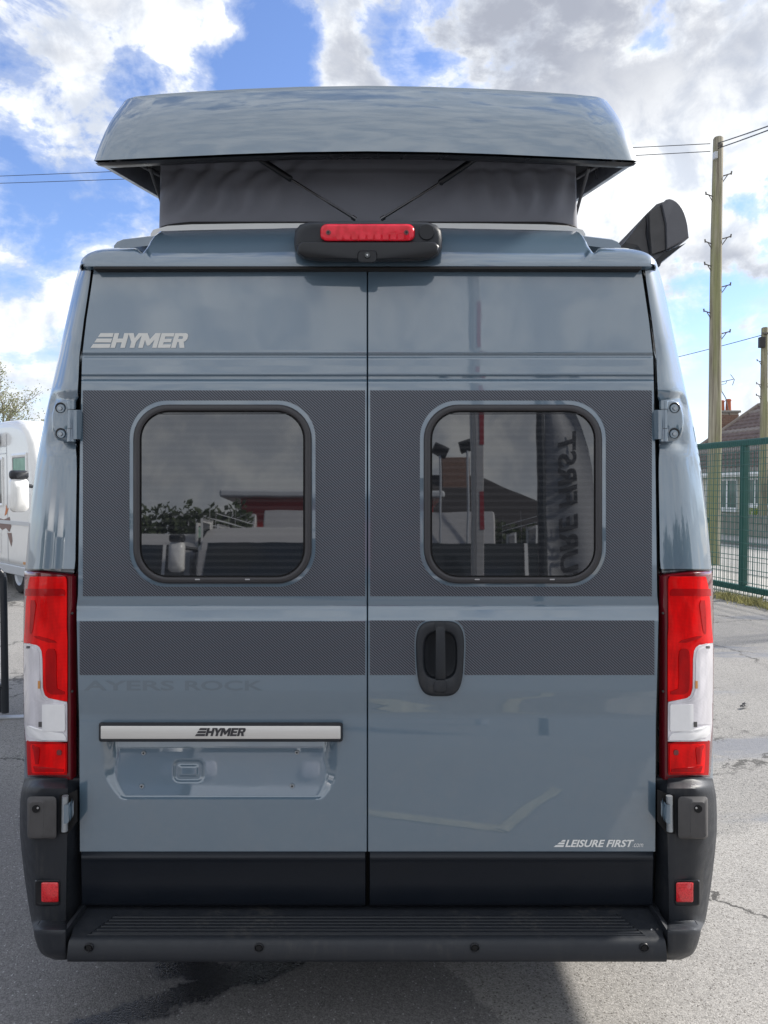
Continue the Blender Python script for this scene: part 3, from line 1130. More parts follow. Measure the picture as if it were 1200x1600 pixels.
text_on('dealer_lettering', 'LEISURE FIRST', door_map(883, 1312, 991, 1323.6, 0.0012), 'letter_white', door_r, 0.030, 0.32)
text_on('dealer_lettering', '.com', door_map(988.5, 1318, 1005, 1323.6, 0.0012), 'letter_white', door_r, 0.0, 0.2)
flat_polys('dealer_bars', [[(865 + 5.5 * (2 - k) + 0, 1323.4 - 4.1 * (2 - k)), (880.3 + 1.3 * (2 - k), 1323.4 - 4.1 * (2 - k)), (881.3 + 1.3 * (2 - k), 1320.5 - 4.1 * (2 - k)), (868.5 + 5.5 * (2 - k), 1320.5 - 4.1 * (2 - k))] for k in range(3)],
           lambda x, y, o: D(x, y, o, True), 'letter_white', door_r, 0.0008, 0.0004)
text_on('range_lettering', 'AYERS', door_map(131, 1063.5, 272, 1079, 0.0010), 'ghost_letter', door_l, 0.02)
text_on('range_lettering', 'ROCK', door_map(289, 1063.5, 411, 1079, 0.0010), 'ghost_letter', door_l, 0.02)

# --- body shell: corner pillars, sides ---------------------------------------
OUT = [(404, 128.5), (412, 125.5), (440, 117), (480, 108), (520, 99.5), (560, 91), (610, 80), (660, 68.5), (720, 57.5), (800, 47), (880, 40), (900, 38), (1000, 36), (1220, 38)]
PIN = [(404, 144), (440, 140), (500, 131), (556, 124), (600, 122), (618, 120.5), (632, 112), (676, 111), (694, 117), (720, 120), (880, 117.5), (895, 115), (1220, 113)]


def pillar_row(v, push=0.0):
    ui, uo = interp(PIN, v), interp(OUT, v)
    yb = dy(130, v, True)
    pts = [P(ui + 5, v, yb + 0.10 + push), P(ui + 2.5, v, yb + 0.045 + push), P(ui + 0.6, v, yb + 0.018 + push)]
    for t in (0.0, 0.06, 0.14, 0.26, 0.4, 0.54, 0.67, 0.78, 0.87, 0.94, 1.0):
        y = yb + 0.006 + 0.012 * t + 0.085 * t ** 3.2 + push
        pts.append(P(ui + (uo - ui) * t, v, y))
    e = pts[-1]
    for k, (dx, yy) in enumerate(((0.003, 0.05), (0.008, 0.18), (0.012, 0.6), (0.012, 4.4))):
        pts.append(Vector((e.x - dx * (0.5 if v < 500 else 1.0), e.y + yy, e.z)))
    return pts


def make_pillars():
    for mir in (False, True):
        mb = MB()
        rows = []
        for v in [405, 409, 412, 425, 440, 460, 480, 500, 520, 540, 556, 575, 595, 606, 614, 620, 626, 632, 640, 655, 670, 678, 686, 694, 702, 715, 735, 760, 790, 820, 850, 875, 886, 889]:
            r = pillar_row(v)
            # pressed hollow round the upper hinge
            for i in range(3, 12):
                p = r[i]
                uu = 600 + F * p.x / p.y
                h = sstep(76, 84, uu) * sstep(612, 622, v) * sstep(706, 690, v)
                r[i] = p + Vector((0, 0.016 * h, 0))
            rows.append([mirror_if(p, mir) for p in r])
        for v in (889.3, 1225):
            rows.append([mirror_if(p + Vector((0, 0, 0)), mir) for p in pillar_row(v, 0.05)])
        mb.sheet(rows)
        mb.build('corner_pillar', 'paint', van, angle=50, recalc=False)


make_pillars()


# lower sides, floor, front end so that the van is a whole vehicle
def make_hull():
    xl = P(36, 1000, 2.45).x - 0.012
    xr = 2 * XC - xl
    zf, zl = 0.42, P(38, 1225, 2.42).z
    mb = MB()
    for x in (xl, xr):
        MB().add([(x, 2.72, zf), (x, 6.9, zf), (x, 6.9, zl), (x, 2.72, zl)], [(0, 1, 2, 3)]).build('lower_side', 'paint', van, smooth=False, recalc=False)
    MB().add([(xl + 0.09, 2.42, zf), (xr - 0.09, 2.42, zf), (xr - 0.05, 7.6, zf), (xl + 0.05, 7.6, zf)], [(0, 1, 2, 3)]).build('underbody', 'dark_void', van, smooth=False)
    # cab and bonnet
    cab = [(6.85, 2.47), (7.15, 2.35), (7.75, 1.55), (8.35, 1.22), (8.55, 0.95), (8.58, 0.45), (6.85, 0.45)]
    rings = []
    for x, k in ((xl + 0.16, 0.97), (xl + 0.02, 1.0), (xr - 0.02, 1.0), (xr - 0.16, 0.97)):
        rings.append([Vector((x, 6.85 + (a - 6.85) * k, b)) for a, b in cab])
    cabo = MB().rings([rings[1], rings[2]], True, True).build('cab', 'paint', van, bevel=0.06, segs=3, smooth=True)
    MB().add([(xl + 0.12, 7.165, 2.30), (xr - 0.12, 7.165, 2.30), (xr - 0.06, 7.735, 1.60), (xl + 0.06, 7.735, 1.60)], [(0, 1, 2, 3)]).build('windscreen', 'vehicle_glass', van, smooth=False)


make_hull()

wheel_src = {}


def wheel(parent, c, r, w, name='wheel'):
    org = ORIGIN[parent.name]
    t = MB()
    prof = [(0.62, -0.5), (0.80, -0.5), (0.95, -0.46), (1.0, -0.36), (1.0, 0.36), (0.95, 0.46), (0.80, 0.5), (0.62, 0.5)]
    rings = []
    for i in range(28):
        a = 2 * math.pi * i / 28
        rings.append([Vector((c[0] + q * w, c[1] + p * r * math.cos(a), c[2] + p * r * math.sin(a))) for p, q in prof])
    rings.append(rings[0])
    ty = t.rings(rings).build(name, 'tyre', parent)
    rm = MB()
    for sgn in (-1, 1):
        rr = []
        for p, q in ((0.62, 0.5), (0.56, 0.40), (0.30, 0.34), (0.16, 0.46), (0.0001, 0.46)):
            rr.append([Vector((c[0] + sgn * q * w, c[1] + p * r * math.cos(2 * math.pi * i / 28), c[2] + p * r * math.sin(2 * math.pi * i / 28))) for i in range(28)])
        rm.rings(rr)
    rm.build('rim', 'galvanised', ty)
    return ty


for sx in (-1, 1):
    for y in (3.55, 7.45):
        wheel(van, (XC + sx * 0.86, y, 0.345), 0.345, 0.23)


# --- roof: fixed cap with lip, pop-top base, canvas, raised shell --------------
ZLIP = P(574, 411.5, 2.372).z


def make_roof():
    hy = [(2.372, 0.004), (2.376, 0.012), (2.40, 0.040), (2.44, 0.085), (2.50, 0.135), (2.58, 0.180), (2.68, 0.212), (2.85, 0.236), (3.2, 0.245), (5.0, 0.245), (6.9, 0.10)]
    rows = []
    half = [0.05, 0.15, 0.25, 0.35, 0.45, 0.55, 0.62, 0.68, 0.72, 0.74, 0.75, 0.755, 0.76, 0.765, 0.77, 0.775, 0.78, 0.785, 0.79, 0.795, 0.80, 0.81, 0.83, 0.86, 0.89, 0.92, 0.945, 0.96, 0.972, 0.982, 0.99, 0.995, 0.998, 1.0]
    ss = [-q for q in reversed(half)] + half
    hs = [(2.372, 0.004), (2.376, 0.016), (2.385, 0.036), (2.40, 0.052), (2.44, 0.070), (2.50, 0.080), (2.7, 0.088), (5.0, 0.09), (6.9, 0.04)]
    wy = [(2.372, 0.884), (2.385, 0.898), (2.41, 0.913), (2.46, 0.926), (2.6, 0.936), (7.0, 0.936)]
    extra = [(2.385, 0.024), (2.42, 0.063), (2.46, 0.104)]
    for y, h in sorted(hy + extra):
        w = interp(wy, y)
        row = []
        for s in ss:
            a = abs(s)
            side = interp(hs, y) * max(0.0, 1 - a ** 26) ** 0.5
            mid = h * (1 - 0.10 * s * s)
            k = sstep(0.775, 0.755, a)
            z = ZLIP + side + (mid - side) * k
            g = math.exp(-((a - 0.785) / 0.012) ** 2) * 0.016 * sstep(2.378, 2.41, y)
            row.append(Vector((XC + s * w, y, z - g)))
        drop = 0.06 * sstep(2.47, 2.52, y)                  # the shoulder turns down into the corner pillar
        row.insert(0, Vector((XC - w + 0.004, y, ZLIP - drop)))
        row.append(Vector((XC + w - 0.004, y, ZLIP - drop)))
        rows.append(row)
    # lip: drops to the dark drip edge over the doors
    lip0 = [Vector((p.x, 2.368, ZLIP - 0.002)) for p in rows[0]]
    lip1 = [Vector((p.x, 2.369, ZLIP - 0.010)) for p in rows[0]]
    lip2 = [Vector((p.x, 2.40, ZLIP - 0.012)) for p in rows[0]]
    MB().sheet([lip2, lip1, lip0] + rows).build('roof', 'paint', van, angle=60)
    gs = MB()
    gs.box((XC - 0.852, 2.3655, ZLIP - 0.0195), (XC + 0.852, 2.42, ZLIP - 0.0125))
    gs.build('drip_seal', 'rubber', van, bevel=0.002)


make_roof()


def make_roof_base():
    pr = [(178, 384), (183, 378), (192, 374.5), (230, 370), (300, 365.5), (350, 362.2), (440, 357.5), (574, 355)]
    pr = pr + [(1148 - u, v) for u, v in reversed(pr[:-1])]
    rows = []
    for y, dz in ((2.60, -0.03), (2.60, 0.0), (2.606, 0.004), (2.70, 0.004), (5.8, 0.004)):
        rows.append([Vector((P(u, v, 2.6).x, y, P(u, v, 2.6).z + dz)) for u, v in pr])
    MB().sheet(rows).build('roof_base', 'paint', van, angle=50)
    # white gutter strip that the canvas is clamped to
    pr = [(236, 366), (240, 360), (262, 354), (300, 351.5), (400, 350), (574, 349.4)]
    pr = pr + [(1150 - u, v) for u, v in reversed(pr[:-1])]
    rows = []
    for y, dz in ((2.685, -0.05), (2.685, 0.0), (2.69, 0.003), (2.78, 0.003)):
        rows.append([Vector((P(u, v, 2.69).x, y, P(u, v, 2.69).z + dz)) for u, v in pr])
    MB().sheet(rows).build('canvas_rail', 'white_gel', van, angle=50)


make_roof_base()

TILT = math.tan(R(12))
CB_Y = 2.715


def make_canvas():
    # plan outline: left side going back, rounded corner, rear face, corner, right side
    xl, xr = P(243, 350, CB_Y).x, P(907, 352, CB_Y).x
    rr = 0.05
    plan = [(xl, 5.2), (xl, 4.0), (xl, 3.2), (xl, 2.95), (xl, CB_Y + rr)]
    for i in range(1, 7):
        a = R(90.0 * i / 6)
        plan.append((xl + rr - rr * math.cos(a), CB_Y + rr - rr * math.sin(a)))
    nx = 110
    for i in range(1, nx):
        plan.append((xl + rr + (xr - xl - 2 * rr) * i / nx, CB_Y))
    for i in range(0, 7):
        a = R(90.0 * i / 6)
        plan.append((xr - rr + rr * math.sin(a), CB_Y + rr - rr * math.cos(a)))
    plan += [(xr, 2.95), (xr, 3.2), (xr, 4.0), (xr, 5.2)]
    zb = P(574, 349.5, CB_Y).z
    zt = P(574, 222, CB_Y).z
    rows = []
    nz = 34
    for k in range(nz + 1):
        t = k / nz
        row = []
        for (x, y) in plan:
            z1 = zt + (y - CB_Y) * TILT
            z = zb + (z1 - zb) * t - 0.018 * (1 - t) * sstep(0.62, 0.80, abs(x - XC)) 
            s = (x - xl) / (xr - xl)
            px = 0.0
            if y < CB_Y + 0.02:
                # slack folds: slanting on the left, hanging on the right
                el = sstep(0.50, 0.05, s)
                er = sstep(0.55, 0.95, s)
                d1 = math.sin(95 * (s * 1.0 - 0.13 * t) + 2.2 * mnoise.noise(Vector((s * 5, t * 3, 1.0)))) * el
                d2 = math.sin(105 * (s - 0.015 * t) + 2.5 * mnoise.noise(Vector((s * 7, t * 2, 4.0)))) * er
                amp = 0.0145 * sstep(0.0, 0.35, t) * (1.15 - 0.5 * t)
                px = amp * (d1 + d2) + 0.006 * mnoise.noise(Vector((s * 9, t * 4, 7.0)))
                px += 0.006 * math.exp(-((t - 0.66) / 0.02) ** 2)
                px += -0.020 * math.sin(math.pi * t) * 0.6
            row.append(Vector((x + 0.012 * (1 - 2 * s) * t * 0.8, y + px + 0.0 * t, z)))
        rows.append(row)
    MB().sheet(rows).build('pop_top_canvas', 'canvas', van, angle=180)
    # piping at the canvas foot
    pts = [Vector((x, y - 0.004, zb - 0.018 * sstep(0.62, 0.80, abs(x - XC)) + 0.001)) for x, y in plan]
    MB().path(pts, 0.0045, 6).build('canvas_piping', 'rubber', van)


make_canvas()


def make_pop_top():
    TOPL = [(195, 158), (200, 154.5), (212, 151), (250, 147), (300, 143.5), (380, 139), (470, 135.6), (574, 134)]
    BOT = [(147, 251), (151, 250.6), (165, 250), (215, 247.6), (280, 244.6), (360, 241), (460, 237.6), (574, 236.2)]

    def full(t):
        return t + [(1143 - u if True else u, v) for u, v in reversed(t[:-1])]
    top, bot = full(TOPL), full(BOT)
    n = len(top)
    yt = lambda i: 2.625 + 0.07 * abs((i - (n - 1) / 2) / ((n - 1) / 2)) ** 3
    yb = lambda i: 2.475 + 0.06 * abs((i - (n - 1) / 2) / ((n - 1) / 2)) ** 3
    A = [P(u, v, yb(i)) for i, (u, v) in enumerate(bot)]
    C = [P(u, v, yt(i)) for i, (u, v) in enumerate(top)]

    def blendrow(t, bulge):
        # rear face: slightly bulged
        return [a.lerp(c, t) + Vector((0, -bulge * math.sin(math.pi * t), 0)) for a, c in zip(A, C)]
    rows = [A]
    for t in (0.04, 0.12, 0.25, 0.4, 0.55, 0.7, 0.82, 0.91, 0.96):
        rows.append(blendrow(t, 0.022))
    rows.append([c + Vector((0, -0.004, -0.002)) for c in C])
    rows.append([c + Vector((0, 0.008, 0.003)) for c in C])
    for y in (0.06, 0.25, 0.8, 1.6, 2.4, 3.0):
        rows.append([c + Vector((0, y, y * TILT + 0.002)) for c in C])
    mb = MB().sheet(rows)
    sh = mb.build('pop_top_roof', 'paint', van, angle=30, recalc=False)
    # side skirts
    for mir, k in ((False, 0), (True, n - 1)):
        low, up = A[k], C[k]
        srows = []
        for t, bl in ((0.0, 0), (0.1, .004), (0.3, .010), (0.5, .013), (0.7, .011), (0.9, .005), (1.0, 0)):
            base = low.lerp(up, t)
            row = [base]
            for y in (0.03, 0.12, 0.4, 1.0, 2.0, 3.0):
                row.append(base + Vector(((bl if mir else -bl) * min(1, y / 0.12), y, y * TILT)))
            srows.append(row)
        MB().sheet(srows).build('pop_top_side', 'paint', van, angle=60, recalc=False)
    # dark underside: moulded rim and recessed ceiling
    rim0 = [a + Vector((0, 0.010, -0.003)) for a in A]
    def inn(p, dx, dyy, dz):
        return Vector((p.x + (dx if p.x < XC else -dx) * min(1.0, abs(p.x - XC) / 0.85) ** 6, p.y + dyy, p.z + dz))
    rim1 = [inn(a, 0.004, 0.025, -0.006) for a in A]
    rim2 = [inn(a, 0.022, 0.05, -0.004) for a in A]
    rim3 = [inn(a, 0.034, 0.062, 0.012) for a in A]
    rim4 = [inn(a, 0.040, 0.075, 0.10) for a in A]
    MB().sheet([rim0, rim1, rim2, rim3, rim4]).build('roof_rim', 'plastic_smooth', van, angle=60)
    for k, sg in ((0, 1), (n - 1, -1)):
        a = A[k]
        def line(dx, dz, y0):
            return [a + Vector((sg * dx, y, y * TILT + dz)) for y in (y0, 0.5, 1.2, 3.0)]
        MB().sheet([line(0.0, -0.003, 0.010), line(0.004, -0.006, 0.025), line(0.020, -0.006, 0.05), line(0.030, 0.012, 0.062), line(0.050, 0.10, 0.13), line(0.085, 0.22, 0.26)]).build('roof_rim', 'plastic_smooth', van, angle=60)
    a, b = A[0], A[-1]
    zc = max(p.z for p in A) + 0.07
    MB().add([(a.x + 0.03, 2.56, zc), (b.x - 0.03, 2.56, zc), (b.x - 0.03, 5.6, zc + 3.04 * TILT), (a.x + 0.03, 5.6, zc + 3.04 * TILT)], [(0, 1, 2, 3)]).build('roof_lining', 'dark_void', van, smooth=False)
    # scissor arms of the lift in the two open corners
    for mir in (False, True):
        q = MB()
        q.tube(P(234, 262, 2.62), P(262, 345, 2.95), 0.006, 0.006, 8)
        q.tube(P(214, 254, 2.70), P(262, 280, 2.95), 0.008, 0.008, 8)
        q.v = [mirror_if(p, mir) for p in q.v]
        q.build('lift_arm', 'plastic_grey', van)


make_pop_top()


def gas_strut(a, m, b):
    s = thing_part('gas_strut', a, m)
    r = MB().tube(m, b, 0.0042, 0.0042, 10)
    r.tube(b - (b - m).normalized() * 0.016, b, 0.008, 0.008, 10)
    r.build('strut_rod', 'dark_chrome', s)


def thing_part(name, a, m):
    q = MB().tube(a, m, 0.0105, 0.0105, 14)
    d = (m - a).normalized()
    q.tube(m, m + d * 0.008, 0.0115, 0.008, 14)
    return q.build(name, 'plastic_smooth', van)


gas_strut(P(398, 243, 2.60), P(453, 279, 2.625), P(556, 343, 2.66))
gas_strut(P(751, 242, 2.60), P(689, 284.5, 2.625), P(595, 343, 2.66))


# --- high-level brake light and camera ----------------------------------------
def make_brake_light():
    o = [(459.5, 372), (461.5, 360), (469, 351), (482, 347.3), (530, 345.6), (575, 345), (620, 345.6), (668, 347.5), (681, 351), (689, 360), (691, 372), (690.5, 388), (686, 398), (675, 405), (655, 408.5), (575, 409.3), (497, 408.5), (476, 405), (465, 398), (460, 388)]

    def rg(sx, sy, y, dv=0.0):
        return [P(575 + (u - 575) * sx, 377 + (v - 377) * sy + dv, y) for u, v in o]
    h = MB().rings([rg(1.0, 1.0, 2.46), rg(1.0, 1.0, 2.335), rg(0.995, 0.985, 2.315), rg(0.975, 0.94, 2.302), rg(0.93, 0.86, 2.298), rg(0.90, 0.70, 2.299)], cap1=True)
    hb = h.build('brake_light_housing', 'plastic', van, angle=60)
    # brow over the lamp, sloping lower face
    lo = [(463, 385), (470, 378.5), (500, 378), (575, 378), (650, 378), (680, 378.5), (687, 385), (685, 396), (674, 403.5), (575, 406.5), (476, 403.5), (465, 396)]
    MB().rings([[P(u, v, 2.302) for u, v in lo], [P(575 + (u - 575) * 0.985, v - 0.3, 2.284) for u, v in lo], [P(575 + (u - 575) * 0.96, 391 + (v - 391) * 0.86, 2.280) for u, v in lo]], cap1=True).build('housing_chin', 'plastic_smooth', hb, angle=60)
    def ls(ins, y):
        return [P(u, v, y) for u, v in rrect(500.5 + ins, 350 + ins, 648 - ins, 377.2 - ins * 0.4, 10.5 - ins * 0.5, 6)]
    MB().rings([ls(0, 2.299), ls(0.3, 2.290), ls(2.5, 2.283), ls(6, 2.281)], cap1=True).build('brake_lens', 'stop_lens', hb, angle=60)
    for u in (513, 635):
        c = P(u, 363.5, 2.282)
        MB().tube(c, c - Vector((0, 0.003, 0)), 0.008, 0.007, 14).build('lens_screw', 'lens_maroon', hb)
        MB().tube(c - Vector((0, 0.0031, 0)), c - Vector((0, 0.0045, 0)), 0.004, 0.0035, 10).build('screw_head', 'rubber', hb)
    for k in range(9):
        u = 526 + k * 12
        MB().rings([[P(a, b, y) for a, b in rrect(u, 366, u + 9, 374, 1.5, 2)] for y in (2.2815, 2.2795)], cap1=True).build('lamp_chamber', 'stop_lens', hb)
    c = P(666.5, 363, 2.298)
    rim = MB()
    rim.tube(c, c - Vector((0, 0.004, 0)), 0.0235, 0.0225, 24)
    rim.build('blank_cap', 'plastic_smooth', hb, angle=50)
    def cr(ins, y):
        return [P(u, v, y) for u, v in rrect(558.5 + ins, 391 + ins, 589.5 - ins, 410.5 - ins, 6, 5)]
    MB().rings([cr(0, 2.30), cr(0.2, 2.274), cr(1.4, 2.268)], cap1=True).build('reversing_camera', 'plastic_smooth', hb, angle=50)
    c = P(574, 399, 2.2675)
    MB().tube(c, c - Vector((0, 0.004, 0)), 0.009, 0.008, 16).build('camera_lens', 'vehicle_glass', hb)
    MB().tube(c - Vector((0, 0.0041, 0)), c - Vector((0, 0.005, 0)), 0.003, 0.0025, 12).build('camera_eye', 'steel', hb)


make_brake_light()


# --- tail lights ------------------------------------------------------------
def lamp_y(u, off=0.0):
    return interp([(30, 2.50), (35, 2.445), (38, 2.418), (44, 2.385), (55, 2.355), (70, 2.335), (85, 2.323), (100, 2.315), (106, 2.314), (110, 2.318), (114, 2.325), (121, 2.346)], u) - off


LTOP = [(36, 892.5), (60, 893), (120, 899)]
LBOT = [(36, 1214), (60, 1217.5), (120, 1220.5)]
LOUT = [(890, 38.5), (900, 37.5), (1000, 36), (1150, 37.5), (1222, 42)]


def span_sheet(rows, off, ncol=14):
    out = []
    for v, a, b in rows:
        out.append([P(a + (b - a) * i / ncol, v, lamp_y(a + (b - a) * i / ncol, off)) for i in range(ncol + 1)])
    return out


def lens_part(name, mat, rows, off, parent, mir, edge=0.004, ncol=14):
    sh = span_sheet(rows, off, ncol)
    n = ncol + 1
    mb = MB().sheet(sh)
    ring = sh[0] + [r[-1] for r in sh[1:]] + list(reversed(sh[-1][:-1])) + [r[0] for r in reversed(sh[1:-1])]
    mb.rings([ring, [p + Vector((0, edge, 0)) for p in ring]])
    mb.v = [mirror_if(p, mir) for p in mb.v]
    return mb.build(name, mat, parent, angle=50, recalc=False)


def make_tail_light(mir):
    # dark red moulded base that wraps from the side to the door gap
    us = [35.5, 37, 40, 46, 55, 65, 76, 88, 98, 104, 107, 110, 113, 116, 119.5]
    rows = []
    for t in (0.0, 0.006, 0.02, 0.1, 0.25, 0.4, 0.55, 0.7, 0.85, 0.98, 0.994, 1.0):
        row = []
        for u in us:
            v = interp(LTOP, u) + (interp(LBOT, u) - interp(LTOP, u)) * t
            uo = interp(LOUT, v)
            uu = uo + (u - 35.5) / (119.5 - 35.5) * (119.5 - uo)
            k = 0.012 if t in (0.0, 1.0) else 0.0
            row.append(P(uu, v, lamp_y(u) + 0.006 + k))
        e = row[0]
        row = [e + Vector((-0.008, 0.25, 0)), e + Vector((-0.004, 0.06, 0))] + row
        rows.append([mirror_if(p, mir) for p in row])
    top = [p + Vector((0, 0.10, 0)) for p in rows[0]]
    bt = [p + Vector((0, 0.10, 0)) for p in rows[-1]]
    base = MB().sheet([top] + rows + [bt]).build('tail_light', 'lens_maroon', van, angle=45, recalc=False)
    # upper red lens: rows of (v, left, right)
    main = [(901, 47, 101), (905, 45.5, 103.5), (915, 43.5, 104), (940, 40.5, 104), (980, 38.5, 104), (1000, 37, 105), (1004, 37, 105), (1006, 46, 105), (1008.5, 56, 105), (1012, 61.5, 105), (1018, 65, 105), (1030, 66.5, 105), (1070, 67, 105), (1080, 68, 105), (1087, 70.5, 105), (1091, 76, 105), (1093, 86, 105), (1095, 98, 105), (1096, 103, 105)]
    lens_part('red_lens', 'lens_red', main, 0.004, base, mir)
    # deeper moulded fields inside the lens
    lens_part('lens_field', 'lens_red_deep', [(920, 40, 96), (922, 39.6, 100), (926, 39.4, 101.5), (930, 39.2, 101), (931, 39.2, 100)], 0.0062, base, mir, 0.003)
    lens_part('lens_field', 'lens_red_deep', [(938, 48, 54), (945, 47.5, 56), (970, 46.5, 53), (985, 46, 51), (990, 46.5, 49)], 0.0062, base, mir, 0.003, 6)
    lens_part('lens_field', 'lens_red_deep', [(1014, 75, 84), (1018, 72, 87), (1026, 71, 88), (1060, 71, 88), (1076, 72, 89), (1081, 74, 101), (1085, 80, 101)], 0.0062, base, mir, 0.003)
    lens_part('lens_field', 'lens_red_deep', [(994, 52, 60), (997, 56, 72), (1001, 66, 84), (1004, 76, 88)], 0.0062, base, mir, 0.003, 6)
    # clear lens with a grey edge
    lens_part('lens_border', 'lens_clear', [(1005.5, 37, 46), (1008, 37, 57), (1011, 37, 61.5), (1017, 37, 64.5), (1030, 37, 66), (1075, 37.2, 66.6), (1085, 37.5, 69.5), (1090.5, 37.5, 75), (1094, 37.5, 90), (1097, 38, 104), (1101, 38, 104.6), (1130, 38, 104.8), (1158, 40.5, 104.8), (1158.6, 60, 104.8)], 0.0042, base, mir)
    lens_part('clear_lens', 'lens_clear', [(1012, 37, 52), (1014.5, 37, 58), (1019, 37, 60.5), (1032, 37, 61.8), (1076, 37.2, 62.2), (1088, 37.5, 66), (1094.5, 37.5, 72), (1097.5, 37.5, 88), (1100, 38, 101), (1120, 38, 101.8), (1132, 38, 101.8)], 0.0066, base, mir)
    lens_part('clear_field', 'lens_white_bright', [(1101, 66, 99), (1103, 65.6, 101), (1140, 65.4, 101.4), (1143, 66, 100)], 0.0086, base, mir, 0.004)
    lens_part('clear_field', 'lens_white_bright', [(1135, 41, 48), (1139, 40.8, 62), (1146, 41, 98), (1152, 46, 102.5), (1156.5, 62, 103)], 0.0090, base, mir, 0.004)
    lens_part('lens_mark', 'lens_amber', [(1064, 59, 62.4), (1076, 59, 62.4)], 0.0080, base, mir, 0.002, 3)  # small amber, grey and maroon patches on the lens
    lens_part('lens_mark', 'plastic_grey', [(1009.5, 41, 46), (1013.2, 41, 46)], 0.0080, base, mir, 0.002, 3)
    lens_part('lens_mark', 'plastic_grey', [(1128, 60, 65), (1136, 60, 65)], 0.0100, base, mir, 0.002, 3)
    # lower red lens with its reversing bowl
    lens_part('red_lens', 'lens_red_deep', [(1157, 42, 60), (1159.5, 41.5, 90), (1162, 41.5, 104.6), (1180, 42, 104.6), (1206, 43, 104.4), (1211, 43.5, 104)], 0.004, base, mir)
    lens_part('lens_field', 'lens_red', [(1163, 48, 100), (1165, 47.4, 102), (1185, 48, 102.4), (1206, 49.5, 102), (1208.5, 51, 100)], 0.0062, base, mir, 0.003)
    lens_part('lens_field', 'lens_red_deep', [(1197, 52, 54), (1199, 52, 76), (1202, 53, 99), (1206, 54, 100)], 0.0084, base, mir, 0.003, 6)
    lens_part('lens_field', 'lens_red_deep', [(1164, 50, 52), (1168, 50, 61), (1172, 52, 62), (1194, 55, 60)], 0.0084, base, mir, 0.003, 6)
    lens_part('lens_mark', 'lens_maroon', [(1172, 90, 94), (1174, 88.5, 96), (1178, 88.5, 96), (1180, 90, 94.5)], 0.0092, base, mir, 0.003, 4)
    for uu, vv in ((113, 958), (113, 1080)):
        c = mirror_if(P(uu, vv, lamp_y(uu) + 0.004), mir)
        MB().tube(c, c - Vector((0, 0.004, 0)), 0.004, 0.003, 10).build('lamp_clip', 'plastic_grey', base)
    return base


tail_l = make_tail_light(False)
tail_r = make_tail_light(True)


# --- hinges -------------------------------------------------------------------
def make_upper_hinge(mir):
    yb = 2.352
    o = [(118, 627), (108, 625.5), (96, 626), (89, 629), (84.5, 636), (81.5, 648), (81, 660), (82, 672), (85, 682), (91, 688), (104, 690.5), (117, 690)]
    cu, cv = 100, 658

    def rg(sx, y):
        return [mirror_if(P(cu + (u - cu) * sx, cv + (v - cv) * sx, y), mir) for u, v in o]
    h = MB().rings([rg(1.0, yb + 0.02), rg(1.0, yb - 0.010), rg(0.95, yb - 0.016), rg(0.80, yb - 0.018)], cap1=True).build('hinge', 'paint', van, angle=50)
    for (u, v) in ((94.5, 637), (95, 677)):
        c = P(u, v, yb - 0.0182)
        MB().tube(mirror_if(c, mir), mirror_if(c - Vector((0, 0.0008, 0)), mir), 0.0165, 0.0165, 20).build('bolt_recess', 'rubber', h)
        c = P(u + 0.8, v + 1.2, yb - 0.019)
        MB().tube(mirror_if(c, mir), mirror_if(c - Vector((0, 0.004, 0)), mir), 0.0135, 0.0120, 18).build('bolt_washer', 'paint', h)
        MB().tube(mirror_if(c - Vector((0, 0.004, 0)), mir), mirror_if(c - Vector((0, 0.009, 0)), mir), 0.0068, 0.0062, 6).build('bolt', 'zinc', h, smooth=False)
    # knuckles and pin
    for v0, v1, r in ((627, 639.5, 0.013), (640.5, 669.5, 0.0115), (670.5, 690, 0.013)):
        a, b = P(111.5, v0, yb - 0.020), P(111.5, v1, yb - 0.020)
        MB().tube(mirror_if(a, mir), mirror_if(b, mir), r, r, 16).build('knuckle', 'paint', h)
    lf = MB()
    rows = []
    for (u, y) in ((112, yb - 0.031), (116, yb - 0.030), (120, yb - 0.024), (123.5, yb - 0.016), (125.5, yb - 0.012)):
        rows.append([mirror_if(P(u, v, y), mir) for v in (640.5, 645, 658, 672, 686)])
    lf.sheet(rows)
    lf.sheet([[p + Vector((0, 0.012, 0)) for p in r] for r in rows])
    lf.build('hinge_leaf', 'paint', h, angle=60)


make_upper_hinge(False)
make_upper_hinge(True)


# --- rear bumper: two corners and the tread step --------------------------------
BO = [(1216, 38.5), (1228, 35), (1240, 32.5), (1262, 30.5), (1300, 31), (1340, 34.5), (1380, 39.5), (1420, 45.5), (1446, 50.5), (1452, 52), (1462, 53.5), (1480, 58.5), (1490, 64.5), (1496, 73), (1499.5, 86)]


